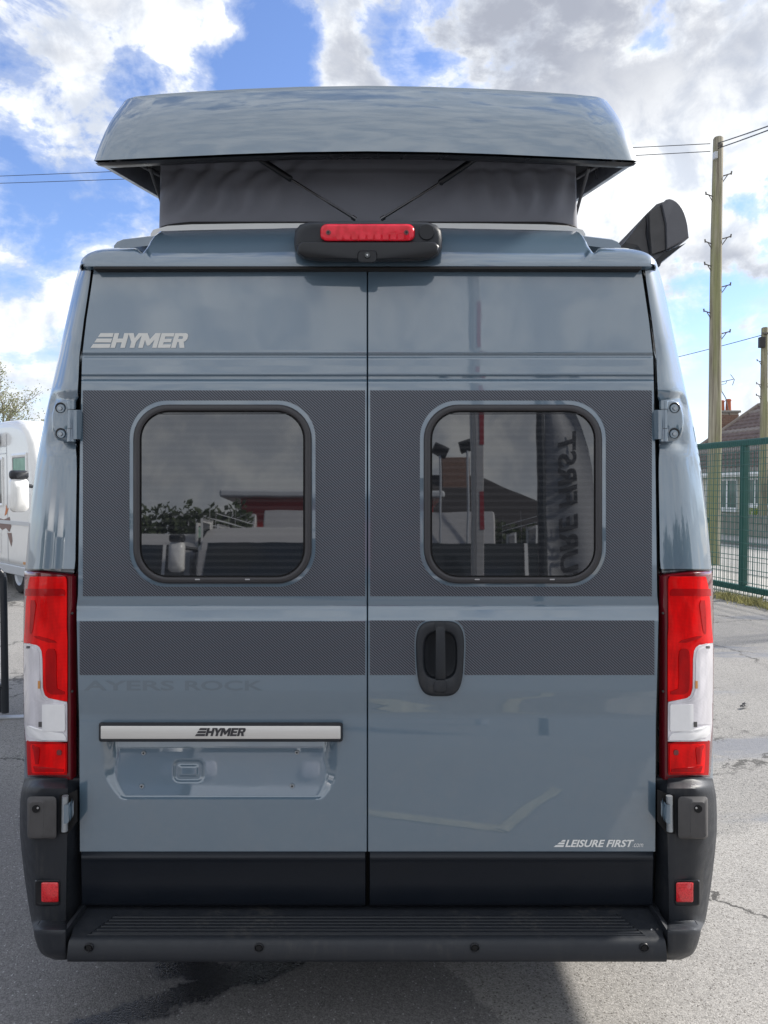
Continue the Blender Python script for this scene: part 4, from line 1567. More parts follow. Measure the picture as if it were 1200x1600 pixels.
def corner_row(v):
    uo = interp(BO, v)
    low = sstep(1437, 1455, v)
    top = sstep(1232, 1217, v)
    yf = 2.268 - 0.112 * low + 0.05 * top
    ui = 103.5 + 3.0 * sstep(1440, 1240, v) if v < 1450 else 103
    inner = P(124 + 3 * sstep(1300, 1420, v), v, 2.335) if v < 1446 else P(107, v, 2.20)
    bot = sstep(1488, 1500, v)
    if v >= 1446:
        q_ = P(ui + 1.0, v, yf)
        inner = Vector((q_.x, 2.46, q_.z))
    pts = [inner, P(ui + 0.8, v, yf + 0.012 + 0.03 * bot), P(ui - 0.6, v, yf + 0.003 + 0.03 * bot)]
    for t in (0.08, 0.2, 0.36, 0.52, 0.66, 0.78, 0.87, 0.94, 1.0):
        y = yf + (0.02 + 0.01 * low) * t ** 2 + (0.12 - 0.07 * low) * t ** 7 + 0.03 * bot
        pts.append(P(ui + (uo - ui) * t, v, y))
    e = pts[-1]
    pts += [Vector((e.x - 0.004, e.y + 0.07, e.z)), Vector((e.x - 0.006, e.y + 0.45, e.z)), Vector((e.x - 0.006, e.y + 0.55, e.z))]
    return pts


def make_corner(mir):
    vs = [1216, 1217.5, 1221, 1226, 1232, 1240, 1252, 1275, 1300, 1330, 1360, 1374, 1390, 1412, 1428, 1438, 1441, 1444, 1447, 1450, 1453, 1456, 1462, 1472, 1482, 1489, 1494, 1498, 1499.8]
    rows = [[mirror_if(p, mir) for p in corner_row(v)] for v in vs]
    r0 = [p + Vector((0, 0.14, 0.0)) for p in rows[0]]
    rz = [p + Vector((0, 0.10, 0.004)) for p in rows[-1]]
    c = MB().sheet([r0] + rows + [rz]).build('bumper_corner', 'plastic', van, angle=50, recalc=False)
    # step pad with its screw hole
    o = rrect(42.5, 1244.5, 88, 1311, 6, 4)
    face = rrect(44, 1249, 70, 1309, 5, 4)
    def m(l):
        return [mirror_if(q, mir) for q in l]
    MB().rings([m([P(u, v, 2.30) for u, v in o]), m([P(u, v, 2.252) for u, v in o]), m([P(u, v, 2.236 + 0.010 * sstep(1270, 1245, v)) for u, v in face]), m([P(57 + (u - 57) * 0.8, 1279 + (v - 1279) * 0.85, 2.235 + 0.003 * sstep(1270, 1245, v)) for u, v in face])], cap1=True).build('corner_pad', 'plastic_grey', c, angle=35)
    cc = P(56, 1264, 2.2345)
    MB().tube(mirror_if(cc + Vector((0, 0.002, 0)), mir), mirror_if(cc - Vector((0, 0.0012, 0)), mir), 0.0115, 0.0115, 20).build('screw_hole', 'dark_void', c)
    cc = P(59, 1262.5, 2.233)
    MB().tube(mirror_if(cc, mir), mirror_if(cc - Vector((0, 0.001, 0)), mir), 0.0035, 0.003, 10).build('screw', 'steel', c)
    # reflector in its dished pocket
    def k(ins, y, du=0.0):
        return m([P(u, v, y) for u, v in rrect(55.5 + ins + du, 1376 + ins, 93.5 - ins, 1414.5 - ins, 4, 4)])
    MB().rings([k(-1.5, 2.276), k(-0.2, 2.2665), k(0.8, 2.2655), k(2.6, 2.2668)], cap1=True).build('reflector_pocket', 'plastic_smooth', c, angle=40)
    def q(ins, y):
        return m([P(u, v, y) for u, v in rrect(64.5 + ins, 1378.6 + ins, 91.4 - ins, 1409.8 - ins, 2.5, 3)])
    MB().rings([q(0, 2.267), q(0.2, 2.2605), q(1.6, 2.2585)], cap1=True).build('reflector', 'reflector_red', c, angle=45)
    # lower hinge in its slot
    MB().rings([m([P(u, v, y) for u, v in [(93, 1242), (107, 1240), (121, 1234), (121, 1283), (107, 1302), (93, 1303)]]) for y in (2.275, 2.2645)], cap1=True).build('hinge_slot', 'dark_void', c, smooth=False)
    h = MB()
    h.tube(mirror_if(P(102, 1243.5, 2.252), mir), mirror_if(P(101, 1298.5, 2.252), mir), 0.0095, 0.0095, 16)
    hg = h.build('lower_hinge', 'zinc', van)
    rows = []
    for (u, y, a, b) in ((97.5, 2.246, 1258, 1287), (101.5, 2.2395, 1258, 1287), (106, 2.243, 1257, 1286), (109, 2.25, 1253, 1284), (113, 2.262, 1246, 1278), (118, 2.268, 1242, 1276), (123, 2.272, 1240, 1276)):
        rows.append(m([P(u, v, y) for v in frange(a, b, 12)]))
    w = MB().sheet(rows)
    w.sheet([[p + Vector((0, 0.006, 0)) for p in r] for r in rows])
    w.build('hinge_leaf', 'paint', hg, angle=60)


make_corner(False)
make_corner(True)


def make_step():
    zt = P(574, 1468, 2.155).z
    xa, xb = P(104, 1480, 2.145).x, P(1043, 1480, 2.145).x
    prof = [(2.36, zt + 0.004), (2.30, zt + 0.004), (2.286, zt - 0.001), (2.17, zt), (2.160, zt - 0.0015), (2.153, zt - 0.006), (2.148, zt - 0.015), (2.143, zt - 0.03), (2.140, zt - 0.048), (2.143, zt - 0.058), (2.152, zt - 0.064), (2.17, zt - 0.066), (2.45, zt - 0.03)]
    ends = lambda x, y: x + (-0.035 if x < XC else 0.035) * sstep(2.19, 2.24, y)
    rows = []
    for (y, z) in prof:
        rows.append([Vector((ends(xa, y), y + 0.02, z))] + [Vector((ends(xa, y) + 0.003, y, z))] + [Vector((ends(xa, y) + (ends(xb, y) - ends(xa, y)) * k / 20.0, y, z)) for k in range(1, 20)] + [Vector((ends(xb, y) - 0.003, y, z)), Vector((ends(xb, y), y + 0.02, z))])
    st = MB().sheet(rows).build('bumper_step', 'plastic', van, angle=40)
    # raised border of the tread and the tread ribs
    def q(u, y):
        return P(u, 1468, 2.155).x * 1.0, y
    xl, xr = P(142, 1460, 2.17).x, P(1003, 1460, 2.17).x
    for k in range(6):
        y = 2.186 + k * 0.0165
        dx = 0.006 * k
        r = MB()
        pr = [(-0.0050, 0.0005), (-0.0034, 0.0042), (0.0034, 0.0042), (0.0050, 0.0005)]
        rr = [[Vector((x, y + a, zt + b)) for a, b in pr] for x in (xl + dx, xl + dx + 0.003, xr - dx - 0.003, xr - dx)]
        r.rings(rr, True, True)
        r.build('tread_rib', 'plastic', st, angle=30)
    bd = MB()
    pts = [Vector((xl - 0.012, 2.176, zt + 0.001)), Vector((xl + 0.035, 2.285, zt + 0.001))]
    bd.path(pts, 0.002, 6)
    bd.path([Vector((2 * XC - p.x - 0.004, p.y, p.z)) for p in pts], 0.002, 6)
    bd.path([Vector((xl - 0.012, 2.176, zt + 0.001)), Vector((xr + 0.012, 2.176, zt + 0.001))], 0.0018, 6)
    bd.build('tread_border', 'plastic', st)
    for u in (1019, 1028):
        c = Vector((P(u, 1451, 2.2).x, 2.205, zt))
        MB().tube(c, c + Vector((0, 0, 0.003)), 0.004, 0.003, 10).build('step_screw', 'steel' if u < 1022 else 'plastic_grey', st)
    for u in (138.5, 404.5, 742, 1007):
        c = P(u, 1481, 2.1425)
        ring = MB()
        rr = []
        for r_, y in ((0.0135, 0.003), (0.0132, -0.0015), (0.0118, -0.0025), (0.0105, -0.001), (0.0098, 0.002)):
            rr.append([Vector((c.x + r_ * math.cos(a), c.y + y, c.z + r_ * math.sin(a))) for a in [2 * math.pi * i / 24 for i in range(24)]])
        ring.rings(rr)
        s = ring.build('parking_sensor', 'plastic_smooth', st, angle=60)
        MB().tube(c + Vector((0, 0.001, 0)), c - Vector((0, 0.0015, 0)), 0.0085, 0.008, 18).build('sensor_face', 'dark_void', st)


make_step()


# --- wind-out awning box on the right side ------------------------------------
def make_awning():
    y0 = 2.92
    capo = [(1008, 334), (1013, 327), (1030, 314), (1040, 310.5), (1052, 311), (1062, 318), (1070, 332), (1075.5, 352), (1077.5, 372), (1076, 377), (1035, 388), (1030, 391), (1028, 396)]
    body = [(1004, 397), (1012, 342)] + capo[2:] + [(1031, 412), (1022, 400)]
    def ring(pts, y, y_real=None):
        return [Vector((P(u, v, y0).x, y, P(u, v, y0).z)) for u, v in pts]
    full = [(1014, 330), (1030, 314.5), (1040, 311), (1046.5, 310.2), (1052, 311.5), (1057, 314.2), (1061.5, 318.5), (1066, 324.8), (1069.5, 332), (1072.6, 341.5), (1075, 352), (1077, 371), (1043, 390), (1036, 412), (1020, 396)]
    b = MB().rings([ring(full, y0 + 0.03), ring(full, y0 + 3.2)], True, True).build('awning', 'anthracite', van, angle=50)
    cap = [(1034, 318), (1041, 311.5), (1046.5, 310.2), (1052, 311.5), (1057, 314.2), (1061.5, 318.5), (1066, 324.8), (1069.5, 332), (1072.6, 341.5), (1075, 352), (1077, 371), (1042, 389), (1041, 350)]
    MB().rings([ring(cap, y0 + 0.035), ring(cap, y0 + 0.004), ring([(1056 + (u - 1056) * 0.94, 350 + (v - 350) * 0.95) for u, v in cap], y0)], cap1=True).build('awning_end_cap', 'anthracite', b, angle=40)
    mid = [(1016, 329), (1033, 318), (1040.4, 350), (1041.4, 389), (1020, 396), (1017, 360)]
    MB().rings([ring(mid, y0 + 0.035), ring(mid, y0 + 0.010)], cap1=True).build('awning_end_plate', 'plastic_grey', b, bevel=0.003)
    low = [(1042, 392), (1074, 378), (1031, 411), (1027, 404)]
    MB().rings([ring(low, y0 + 0.6), ring(low, y0 + 0.012)], cap1=True).build('lead_rail', 'plastic_smooth', b, smooth=False)
    br = [(980, 375), (1013, 331), (1014.5, 344), (1013, 362), (1020, 396), (1010, 392), (1000, 380)]
    MB().rings([ring(br, y0 + 0.08), ring(br, y0 + 0.03)], True, True).build('awning_bracket', 'plastic_grey', b, bevel=0.003)


make_awning()


# ------------------------------------------------------------------ fence gate on the right
A0 = Vector((5.30, 12.9, 0))
FD = SD.copy()
TOPZ = 2.47


def FP(t, z, w=0.0):
    return A0 + FD * t + SW * w + Vector((0, 0, z))


def fbox(mb, t0, t1, z0, z1, w0, w1):
    vs = [FP(t, z, w) for z in (z0, z1) for t, w in ((t0, w0), (t1, w0), (t1, w1), (t0, w1))]
    return mb.add(vs, [(0, 3, 2, 1), (4, 5, 6, 7), (0, 1, 5, 4), (1, 2, 6, 5), (2, 3, 7, 6), (3, 0, 4, 7)])


gate = thing('mesh_gate', FP(1.2, 0), 'tall dark green welded mesh gate with box rails beside the road', 'gate')
GT0, GT1 = -1.2, 4.2
fbox(MB(), GT0, GT1, TOPZ - 0.10, TOPZ, -0.04, 0.04).build('top_rail', 'green_steel', gate, bevel=0.006)
fbox(MB(), GT0, GT1, 0.13, 0.22, -0.04, 0.04).build('bottom_rail', 'green_steel', gate, bevel=0.006)
for t in (-1.16, 1.27, 3.8):
    fbox(MB(), t - 0.05, t + 0.05, 0.223, TOPZ - 0.103, -0.045, 0.045).build('upright', 'green_steel', gate, bevel=0.006)
wm = MB()
t = GT0 + 0.05
while t < GT1:
    fbox(wm, t - 0.0024, t + 0.0024, 0.03, TOPZ - 0.02, -0.052, -0.046)
    t += 0.05
wm.build('wire_mesh', 'wire_green', gate, smooth=False)
hw = MB()
z = 0.08
while z < TOPZ - 0.12:
    for w in (-0.058, -0.044):
        fbox(hw, GT0, GT1, z - 0.004, z + 0.004, w - 0.003, w + 0.003)
    z += 0.20
hw.build('cross_wire', 'wire_green', gate, smooth=False)
fbox(MB(), 0.28, 0.44, 1.15, 1.24, -0.10, -0.02).build('lock_box', 'green_steel', gate, bevel=0.006)
fbox(MB(), 0.41, 0.46, 0.02, 0.72, -0.10, -0.06).build('drop_bolt', 'green_steel', gate, bevel=0.006)

# the run of fence behind the gate leaf
fen = thing('mesh_fence', FP(-2, 0, 0.16), 'dark green mesh fence panel running on behind the gate', 'fence')
fm = MB()
t = -1.0
while t < 3.6:
    fbox(fm, t - 0.0024, t + 0.0024, 0.03, 2.30, 0.150, 0.156)
    t += 0.10
fm.build('wire_mesh', 'wire_green', fen, smooth=False)
fm = MB()
z = 0.18
while z < 2.3:
    fbox(fm, -1.0, 3.6, z - 0.004, z + 0.004, 0.142, 0.148)
    z += 0.2
fm.build('cross_wire', 'wire_green', fen, smooth=False)
for t in (-1.0, 3.55):
    fbox(MB(), t - 0.03, t + 0.03, 0.0, 2.36, 0.16, 0.22).build('fence_post', 'green_steel', fen, bevel=0.005)


# dry grass along the fence foot
def grass_strip():
    rnd = random.Random(3)
    mb = MB()
    for i in range(5200):
        t = rnd.uniform(-2.0, 4.0)
        w = -0.05 - abs(rnd.gauss(0.10, 0.12))
        if mnoise.noise(Vector((t * 2.2, w * 3, 0.3))) < -0.28:
            continue
        h = rnd.uniform(0.03, 0.12) * (1.3 if rnd.random() < 0.1 else 1.0)
        p = FP(t, 0.0, w)
        a = rnd.uniform(0, 2 * math.pi)
        d = Vector((math.cos(a), math.sin(a), 0))
        ln = Vector((rnd.gauss(0, 0.5), rnd.gauss(0, 0.5), 0)) * h
        ww = rnd.uniform(0.003, 0.008)
        mb.add([p - d * ww, p + d * ww, p + d * ww * 0.6 + ln * 0.5 + Vector((0, 0, h * 0.7)), p + ln + Vector((0, 0, h)), p - d * ww * 0.6 + ln * 0.5 + Vector((0, 0, h * 0.7))], [(0, 1, 2, 3, 4)])
    o = mb.build('dry_grass', 'grass_dry', smooth=False, recalc=False)
    tag(o, 'yellowed grass and weeds along the foot of the green mesh gate', 'grass', kind='stuff')


grass_strip()


# ------------------------------------------------------------------ utility poles and cables
def utility_pole(base, ht, r0, r1, bolts, label, boxes=()):
    th = thing('utility_pole', base, label, 'utility pole', 'timber utility poles along the road')
    b = Vector(base)
    pm = MB()
    rings = []
    for k in range(9):
        z = ht * k / 8
        r = r0 + (r1 - r0) * k / 8
        rings.append([b + Vector((r * math.cos(2 * math.pi * i / 20) + 0.012 * math.sin(z * 0.7), r * math.sin(2 * math.pi * i / 20), z)) for i in range(20)])
    rings.append([b + Vector((r1 * 0.8 * math.cos(2 * math.pi * i / 20), r1 * 0.8 * math.sin(2 * math.pi * i / 20), ht + 0.03)) for i in range(20)])
    pm.rings(rings, cap1=True).build('shaft', 'pole_timber', th, angle=50)
    for z, sg in bolts:
        r = r0 + (r1 - r0) * z / ht
        a = b + Vector((sg * r * 0.8, -0.02, z))
        e = b + Vector((sg * (r + 0.16), -0.06, z + 0.045))
        s = MB().tube(a, e, 0.013, 0.013, 8)
        s.tube(e + Vector((0, 0, -0.02)), e + Vector((sg * 0.012, 0, 0.05)), 0.018, 0.016, 8)
        s.tube(b + Vector((sg * r * 0.9, -0.02, z - 0.13)), b + Vector((sg * (r + 0.09), -0.045, z + 0.02)), 0.010, 0.010, 8)
        s.build('step_iron', 'iron', th)
    for (dx, dyy, z, sx, sy, sz, mt, nm) in boxes:
        c = b + Vector((dx, dyy, z))
        MB().box((c.x - sx, c.y - sy, c.z - sz), (c.x + sx, c.y + sy, c.z + sz)).build(nm, mt, th, bevel=0.01)
    return th


Y1 = 17.0
pb = P(1113.5, 880, Y1)
pole1 = (pb.x, Y1, 0.0)
zz = lambda v: P(1113, v, Y1).z
utility_pole(pole1, zz(217), 0.155, 0.108, [(zz(276), 1), (zz(308), -1), (zz(374), 1), (zz(382), -1), (zz(417), -1), (zz(449), 1), (zz(490), -1), (zz(522), 1)],
             'nearer and taller weathered timber pole with step irons behind the green gate',
             [(-0.10, -0.10, zz(246), 0.035, 0.05, 0.075, 'grey_gel', 'junction_box'), (0.0, -0.11, zz(230), 0.05, 0.03, 0.03, 'iron', 'cable_clamp')])
Y2 = 25.0
pb2 = P(1190.5, 845, Y2)
z2 = lambda v: P(1190, v, Y2).z
utility_pole((pb2.x, Y2, 0), z2(513), 0.135, 0.105, [(z2(566), -1), (z2(602), -1), (z2(620), -1), (z2(548), 1), (z2(600), 1)],
             'farther and shorter timber pole carrying a dark transformer box', [(-0.15, -0.1, z2(536), 0.09, 0.08, 0.17, 'cable', 'transformer_box'), (0.0, -0.13, z2(522), 0.16, 0.03, 0.03, 'iron', 'cross_arm')])


def cable(a, b, sag, label, r=0.010):
    pts = []
    for i in range(25):
        t = i / 24
        q = Vector(a).lerp(Vector(b), t)
        q.z -= sag * 4 * t * (1 - t)
        pts.append(q)
    o = MB().path(pts, r, 6).build('overhead_cable', 'cable')
    tag(o, label, 'cable', 'overhead cables on the timber poles')


ca = Vector(pole1)
cable(P(1110, 224.5, Y1), P(-260, 284.5, 24), 0.05, 'upper thin cable running left from the tall timber pole behind the camper', 0.008)
cable(P(1110, 236.5, Y1), P(-260, 293, 24), 0.10, 'lower thin cable running left from the tall timber pole behind the camper', 0.008)
cable(P(1121, 224, Y1), P(1330, 148, 10), 0.02, 'upper cable running right from the top of the tall timber pole', 0.011)
cable(P(1121, 232, Y1), P(1330, 152, 10), 0.02, 'lower cable running right from the top of the tall timber pole', 0.011)
cable(P(1189, 524, Y2), P(960, 580, 34), 0.05, 'single cable running left from the shorter pole with the transformer box', 0.012)

# ------------------------------------------------------------------ bungalow across the road
HF = SW * HOUSE_W - SD * (-SD).dot(Vector((12.58, 33.0, 0))) * 1.0
HF = Vector((12.58, 33.0, 0))
EAVE = 2.40
HALF = 3.0
RIDGE = 5.22


def HP(t, w, z):
    """house coordinates: t along the front towards the viewer, w back from the front wall"""
    return HF + SD * t + SW * w + Vector((0, 0, z))


house = thing('bungalow', HP(6, 3, 0), 'cream bungalow with brown tiled hip roof and brick chimney across the road', 'house')
HL = 13.0


def hbox(mb, t0, t1, w0, w1, z0, z1):
    vs = [HP(t, w, z) for z in (z0, z1) for t, w in ((t0, w0), (t1, w0), (t1, w1), (t0, w1))]
    return mb.add(vs, [(0, 3, 2, 1), (4, 5, 6, 7), (0, 1, 5, 4), (1, 2, 6, 5), (2, 3, 7, 6), (3, 0, 4, 7)])


hbox(MB(), 0, HL, 0, 2 * HALF, 0, EAVE).build('wall', 'render_cream', house, smooth=False)
hipt = 1.6
rv = [HP(-0.3, -0.35, EAVE - 0.1), HP(HL + 0.3, -0.35, EAVE - 0.1), HP(HL + 0.3, 2 * HALF + 0.35, EAVE - 0.1), HP(-0.3, 2 * HALF + 0.35, EAVE - 0.1), HP(hipt, HALF, RIDGE - 0.05), HP(HL - hipt, HALF, RIDGE - 0.05)]
rf = MB().add(rv, [(0, 1, 5, 4), (1, 2, 5), (2, 3, 4, 5), (3, 0, 4), (0, 3, 2, 1)]).build('roof', 'roof_tile', house, smooth=False)
# one row of pantiles per course on the front slope
NC = 17
wave = []
for c in range(NC):
    k0, k1 = c / NC, (c + 1.06) / NC
    def on(t_, k):
        return HP(t_, -0.38 + (HALF + 0.38) * k, EAVE - 0.08 + (RIDGE - EAVE + 0.06) * k)
    tl0 = -0.3 + (hipt + 0.3) * k0
    tr0 = HL + 0.3 - (hipt + 0.3) * k0
    n = int((tr0 - tl0) / 0.10)
    up = Vector((0, 0, 1))
    r0, r1 = [], []
    for i in range(n + 1):
        tt = tl0 + (tr0 - tl0) * i / n
        h = 0.030 * abs(math.sin(i * math.pi / 3.0))
        r0.append(on(tt, k0) + up * (0.075 + h))
        r1.append(on(tt, min(k1, 1.0)) + up * (0.020 + h))
    lip = [p - up * 0.075 for p in r0]
    o = MB().sheet([lip, r0, r1]).build('tile_course', 'roof_tile' if (c * 7) % 5 else 'roof_tile_pale', house, angle=50)
rg = MB().path([HP(-0.3, -0.35, EAVE + 0.02), HP(hipt, HALF, RIDGE + 0.05)], 0.09, 8)
rg.path([HP(hipt, HALF, RIDGE + 0.05), HP(HL - hipt, HALF, RIDGE + 0.05)], 0.09, 8)
rg.build('ridge_tile', 'roof_tile_pale', house)
hbox(MB(), -0.35, HL + 0.3, -0.42, -0.36, EAVE - 0.22, EAVE - 0.06).build('fascia', 'upvc', house, smooth=False)
hbox(MB(), -0.35, HL + 0.3, -0.52, -0.425, EAVE - 0.16, EAVE - 0.07).build('gutter', 'upvc', house, bevel=0.02)


def house_window(t0, t1, z0, z1, panes):
    fr = MB()
    hbox(fr, t0, t1, -0.06, 0.02, z0, z0 + 0.08)
    hbox(fr, t0, t1, -0.06, 0.02, z1 - 0.08, z1)
    for i in range(panes + 1):
        tt = t0 + (t1 - t0 - 0.08) * i / panes
        hbox(fr, tt, tt + 0.08, -0.058, 0.02, z0 + 0.081, z1 - 0.081)
    w = fr.build('window', 'upvc', house, smooth=False)
    for i in range(panes):
        a = t0 + (t1 - t0 - 0.08) * i / panes + 0.081
        b = t0 + (t1 - t0 - 0.08) * (i + 1) / panes - 0.001
        hbox(MB(), a, b, -0.030, -0.010, z0 + 0.081, z1 - 0.081).build('pane', 'house_glass', w, smooth=False)
    hbox(MB(), t0 - 0.08, t1 + 0.08, -0.16, 0.02, z0 - 0.09, z0 - 0.002).build('sill', 'upvc', w, bevel=0.01)


def t_at(u, w=0.0):
    """house t coordinate where the front wall crosses photo column u"""
    k = (u - 600.0) / F
    p = HF + SW * w
    return (p.x - k * p.y) / (k * SD.y - SD.x) if abs(k * SD.y - SD.x) > 1e-9 else 0.0


def hz(u, v):
    t_ = t_at(u)
    return P(u, v, HP(t_, 0, 0).y).z


house_window(t_at(1121), t_at(1154), hz(1140, 796), hz(1140, 748), 2)
house_window(t_at(1168), t_at(1206), hz(1185, 790), hz(1185, 746), 3)
dk = MB()
hbox(dk, t_at(1104), t_at(1118), -0.05, 0.02, 0.05, 2.1)
dk.build('door', 'upvc', house, smooth=False)

# chimney with two pots and an aerial
cp = P(1134, 668, 33.5)
chm = MB()
cxm, cym = cp.x, cp.y
wbr = 0.36
zc0, zc1 = cp.z - 0.9, P(1134, 646, 33.5).z
cms = MB().box((cxm - 0.42, cym - 0.30, zc0), (cxm + 0.42, cym + 0.30, zc1)).build('chimney', 'mortar', house, smooth=False)
brick_me = None
row = 0
zb_ = zc0
while zb_ + 0.07 < zc1 - 0.02:
    off = 0.115 if row % 2 else 0.0
    for i in range(4):
        x0 = cxm - 0.425 + i * 0.23 - off
        a, b = max(x0, cxm - 0.428), min(x0 + 0.215, cxm + 0.428)
        if b - a < 0.05:
            continue
        MB().box((a, cym - 0.315, zb_), (b, cym - 0.295, zb_ + 0.065)).build('brick', 'brick', cms, smooth=False)
    row += 1
    zb_ += 0.076
MB().box((cxm - 0.50, cym - 0.38, zc1), (cxm + 0.50, cym + 0.38, zc1 + 0.10)).build('chimney_cap', 'block_coping', cms, bevel=0.02)
for u, v in ((1127.5, 625.5), (1138, 623.5)):
    a = P(u, 640, 33.4)
    b = P(u, v, 33.4)
    q = MB()
    rr = []
    for k, r_ in ((0, 0.125), (0.8, 0.105), (0.82, 0.125), (0.93, 0.125), (1.0, 0.10), (1.0, 0.07)):
        rr.append([Vector((a.x + r_ * math.cos(2 * math.pi * i / 16), a.y + r_ * math.sin(2 * math.pi * i / 16), a.z - 0.05 + (b.z - a.z + 0.05) * k)) for i in range(16)])
    q.rings(rr, cap1=True).build('chimney_pot', 'terracotta', cms)
ae = MB()
YA = 33.2
ae.path([P(1140, 650, YA), P(1134, 622, YA), P(1127.5, 611, YA), P(1127, 601, YA)], 0.020, 6)
ae.path([P(1118, 599, YA), P(1146, 592.5, YA)], 0.016, 6)
ae.path([P(1119, 602.5, YA), P(1134, 599.5, YA), P(1136, 595, YA)], 0.012, 6)
for k in range(5):
    c = P(1121 + k * 5.4, 598.3 - k * 1.25, YA)
    ae.tube(c + Vector((-0.02, -0.12, 0)), c + Vector((0.02, 0.12, 0)), 0.007, 0.007, 6)
ae.path([P(1141.5, 585, YA), P(1147.5, 593, YA), P(1144.5, 602, YA)], 0.014, 6)
ae.build('aerial', 'iron', house)

# ------------------------------------------------------------------ block garden wall, shrub
gw = thing('garden_wall', S(GW, 26, 0), 'low weathered concrete block wall in front of the bungalow', 'wall')
bl_mesh = None
first = None
BLK_T0, NB = 20.5, 22
MB().add([S(GW + 0.02, BLK_T0, 0.1), S(GW + 0.02, BLK_T0 + NB * 0.45, 0.1), S(GW + 0.02, BLK_T0 + NB * 0.45, 0.78), S(GW + 0.02, BLK_T0, 0.78), S(GW + 0.12, BLK_T0, 0.1), S(GW + 0.12, BLK_T0 + NB * 0.45, 0.1), S(GW + 0.12, BLK_T0 + NB * 0.45, 0.78), S(GW + 0.12, BLK_T0, 0.78)],
         [(0, 1, 2, 3), (4, 5, 6, 7), (3, 2, 6, 7), (0, 3, 7, 4), (1, 2, 6, 5)]).build('wall_core', 'mortar', gw, smooth=False)
bmk = MB()
o_ = S(0, 0, 0)
bv = [SW * w - SD * t + Vector((0, 0, z)) for z in (0, 0.205) for t, w in ((0, 0), (0.435, 0), (0.435, 0.14), (0, 0.14))]
blk = bmk.add(bv, [(0, 3, 2, 1), (4, 5, 6, 7), (0, 1, 5, 4), (1, 2, 6, 5), (2, 3, 7, 6), (3, 0, 4, 7)])
proto = mesh('block', bmk.v, bmk.f, 'block', None, smooth=False, recalc=True, bevel=0.008)
rnd = random.Random(5)
k_ = 0
for r_ in range(3):
    for i in range(NB):
        o = proto if k_ == 0 else proto.copy()
        if k_:
            COL.objects.link(o)
        o.parent = gw
        p = S(GW - rnd.uniform(0.0, 0.012), BLK_T0 + i * 0.45 + (0.22 if r_ % 2 else 0), 0.115 + r_ * 0.222)
        o.location = p - ORIGIN[gw.name]
        k_ += 1
for i in range(12):
    q = MB()
    t0 = BLK_T0 + i * 0.83
    q.add([S(w, t, z) for z in (0.785, 0.845) for t, w in ((t0, GW - 0.05), (t0 + 0.82, GW - 0.05), (t0 + 0.82, GW + 0.20), (t0, GW + 0.20))], [(0, 3, 2, 1), (4, 5, 6, 7), (0, 1, 5, 4), (1, 2, 6, 5), (2, 3, 7, 6), (3, 0, 4, 7)])
    q.build('coping_stone', 'block_coping', gw, smooth=False)


def leaf_cloud(mb, rnd, c, rad, n, size, flat=1.0, shell=0.5):
    for i in range(n):
        d = Vector((rnd.gauss(0, 1), rnd.gauss(0, 1), rnd.gauss(0, 1))).normalized()
        r = rnd.uniform(shell, 1.0)
        p = Vector(c) + Vector((d.x * rad[0], d.y * rad[1], d.z * rad[2])) * r
        nrm = Vector((rnd.gauss(0, 1), rnd.gauss(0, 1), rnd.gauss(0, 1))).normalized()
        a = nrm.orthogonal().normalized()
        b = nrm.cross(a)
        s = size * rnd.uniform(0.6, 1.4)
        mb.add([p - a * s, p - b * s * 0.55, p + a * s, p + b * s * 0.55], [(0, 1, 2, 3)])


shr = thing('shrub', S(GW + 0.7, 24.2, 0), 'bright lime green shrub behind the block wall under the bungalow window', 'shrub')
q = MB()
rnd = random.Random(11)
leaf_cloud(q, rnd, P(1183, 803, 25.9), (0.34, 0.3, 0.30), 420, 0.035, shell=0.2)
q.build('foliage', 'leaf_lime', shr, smooth=False, recalc=False)
pb_ = P(1183, 803, 25.9)
MB().tube((pb_.x, pb_.y, 0), (pb_.x + 0.03, pb_.y, pb_.z), 0.03, 0.015, 8).build('stem', 'bark', shr)

# ------------------------------------------------------------------ birch tree at left


def make_tree():
    base = P(-8, 832, 30.0)
    b = Vector((base.x, 30.0, 0))
    th = thing('birch_tree', b, 'pale sparse birch tree in young leaf behind the white motorhome', 'tree')
    rnd = random.Random(21)
    wood = MB()
    leaves = MB()

    def limb(a, d, ln, r, depth):
        d = d.normalized()
        p = Vector(a)
        n = 4
        for k in range(n):
            q = p + d * ln / n + Vector((rnd.gauss(0, 0.04), rnd.gauss(0, 0.04), rnd.gauss(0, 0.03))) * ln
            wood.tube(p, q, r * (1 - 0.16 * k), r * (1 - 0.16 * (k + 1)), 6, cap=False)
            if depth < 3 and k >= 1:
                for _ in range(2):
                    dd = (d + Vector((rnd.gauss(0, 0.75), rnd.gauss(0, 0.75), rnd.uniform(-0.2, 0.6)))).normalized()
                    limb(q, dd, ln * rnd.uniform(0.42, 0.62), r * 0.45, depth + 1)
            if depth >= 2:
                for _ in range(5):
                    leaf_cloud(leaves, rnd, q + Vector((rnd.gauss(0, .15), rnd.gauss(0, .15), rnd.gauss(0, .15))), (0.18, 0.18, 0.18), 2, 0.036, shell=0.1)
            p = q
            d = (d + Vector((rnd.gauss(0, 0.12), rnd.gauss(0, 0.12), 0.05))).normalized()
    limb(b, Vector((0.02, 0, 1)), 3.0, 0.15, 3)
    for a, z, ln in ((-0.5, 2.2, 2.6), (0.30, 2.6, 2.3), (0.80, 2.7, 1.6), (1.15, 2.2, 1.9), (-0.1, 2.8, 2.4), (-0.9, 2.4, 2.2)):
        limb(b + Vector((0.03, 0, z)), Vector((a, rnd.gauss(0, 0.3), 1.0)), ln, 0.075, 1)
    wood.build('trunk', 'bark', th)
    leaves.build('crown', 'leaf_birch', th, smooth=False, recalc=False)


make_tree()


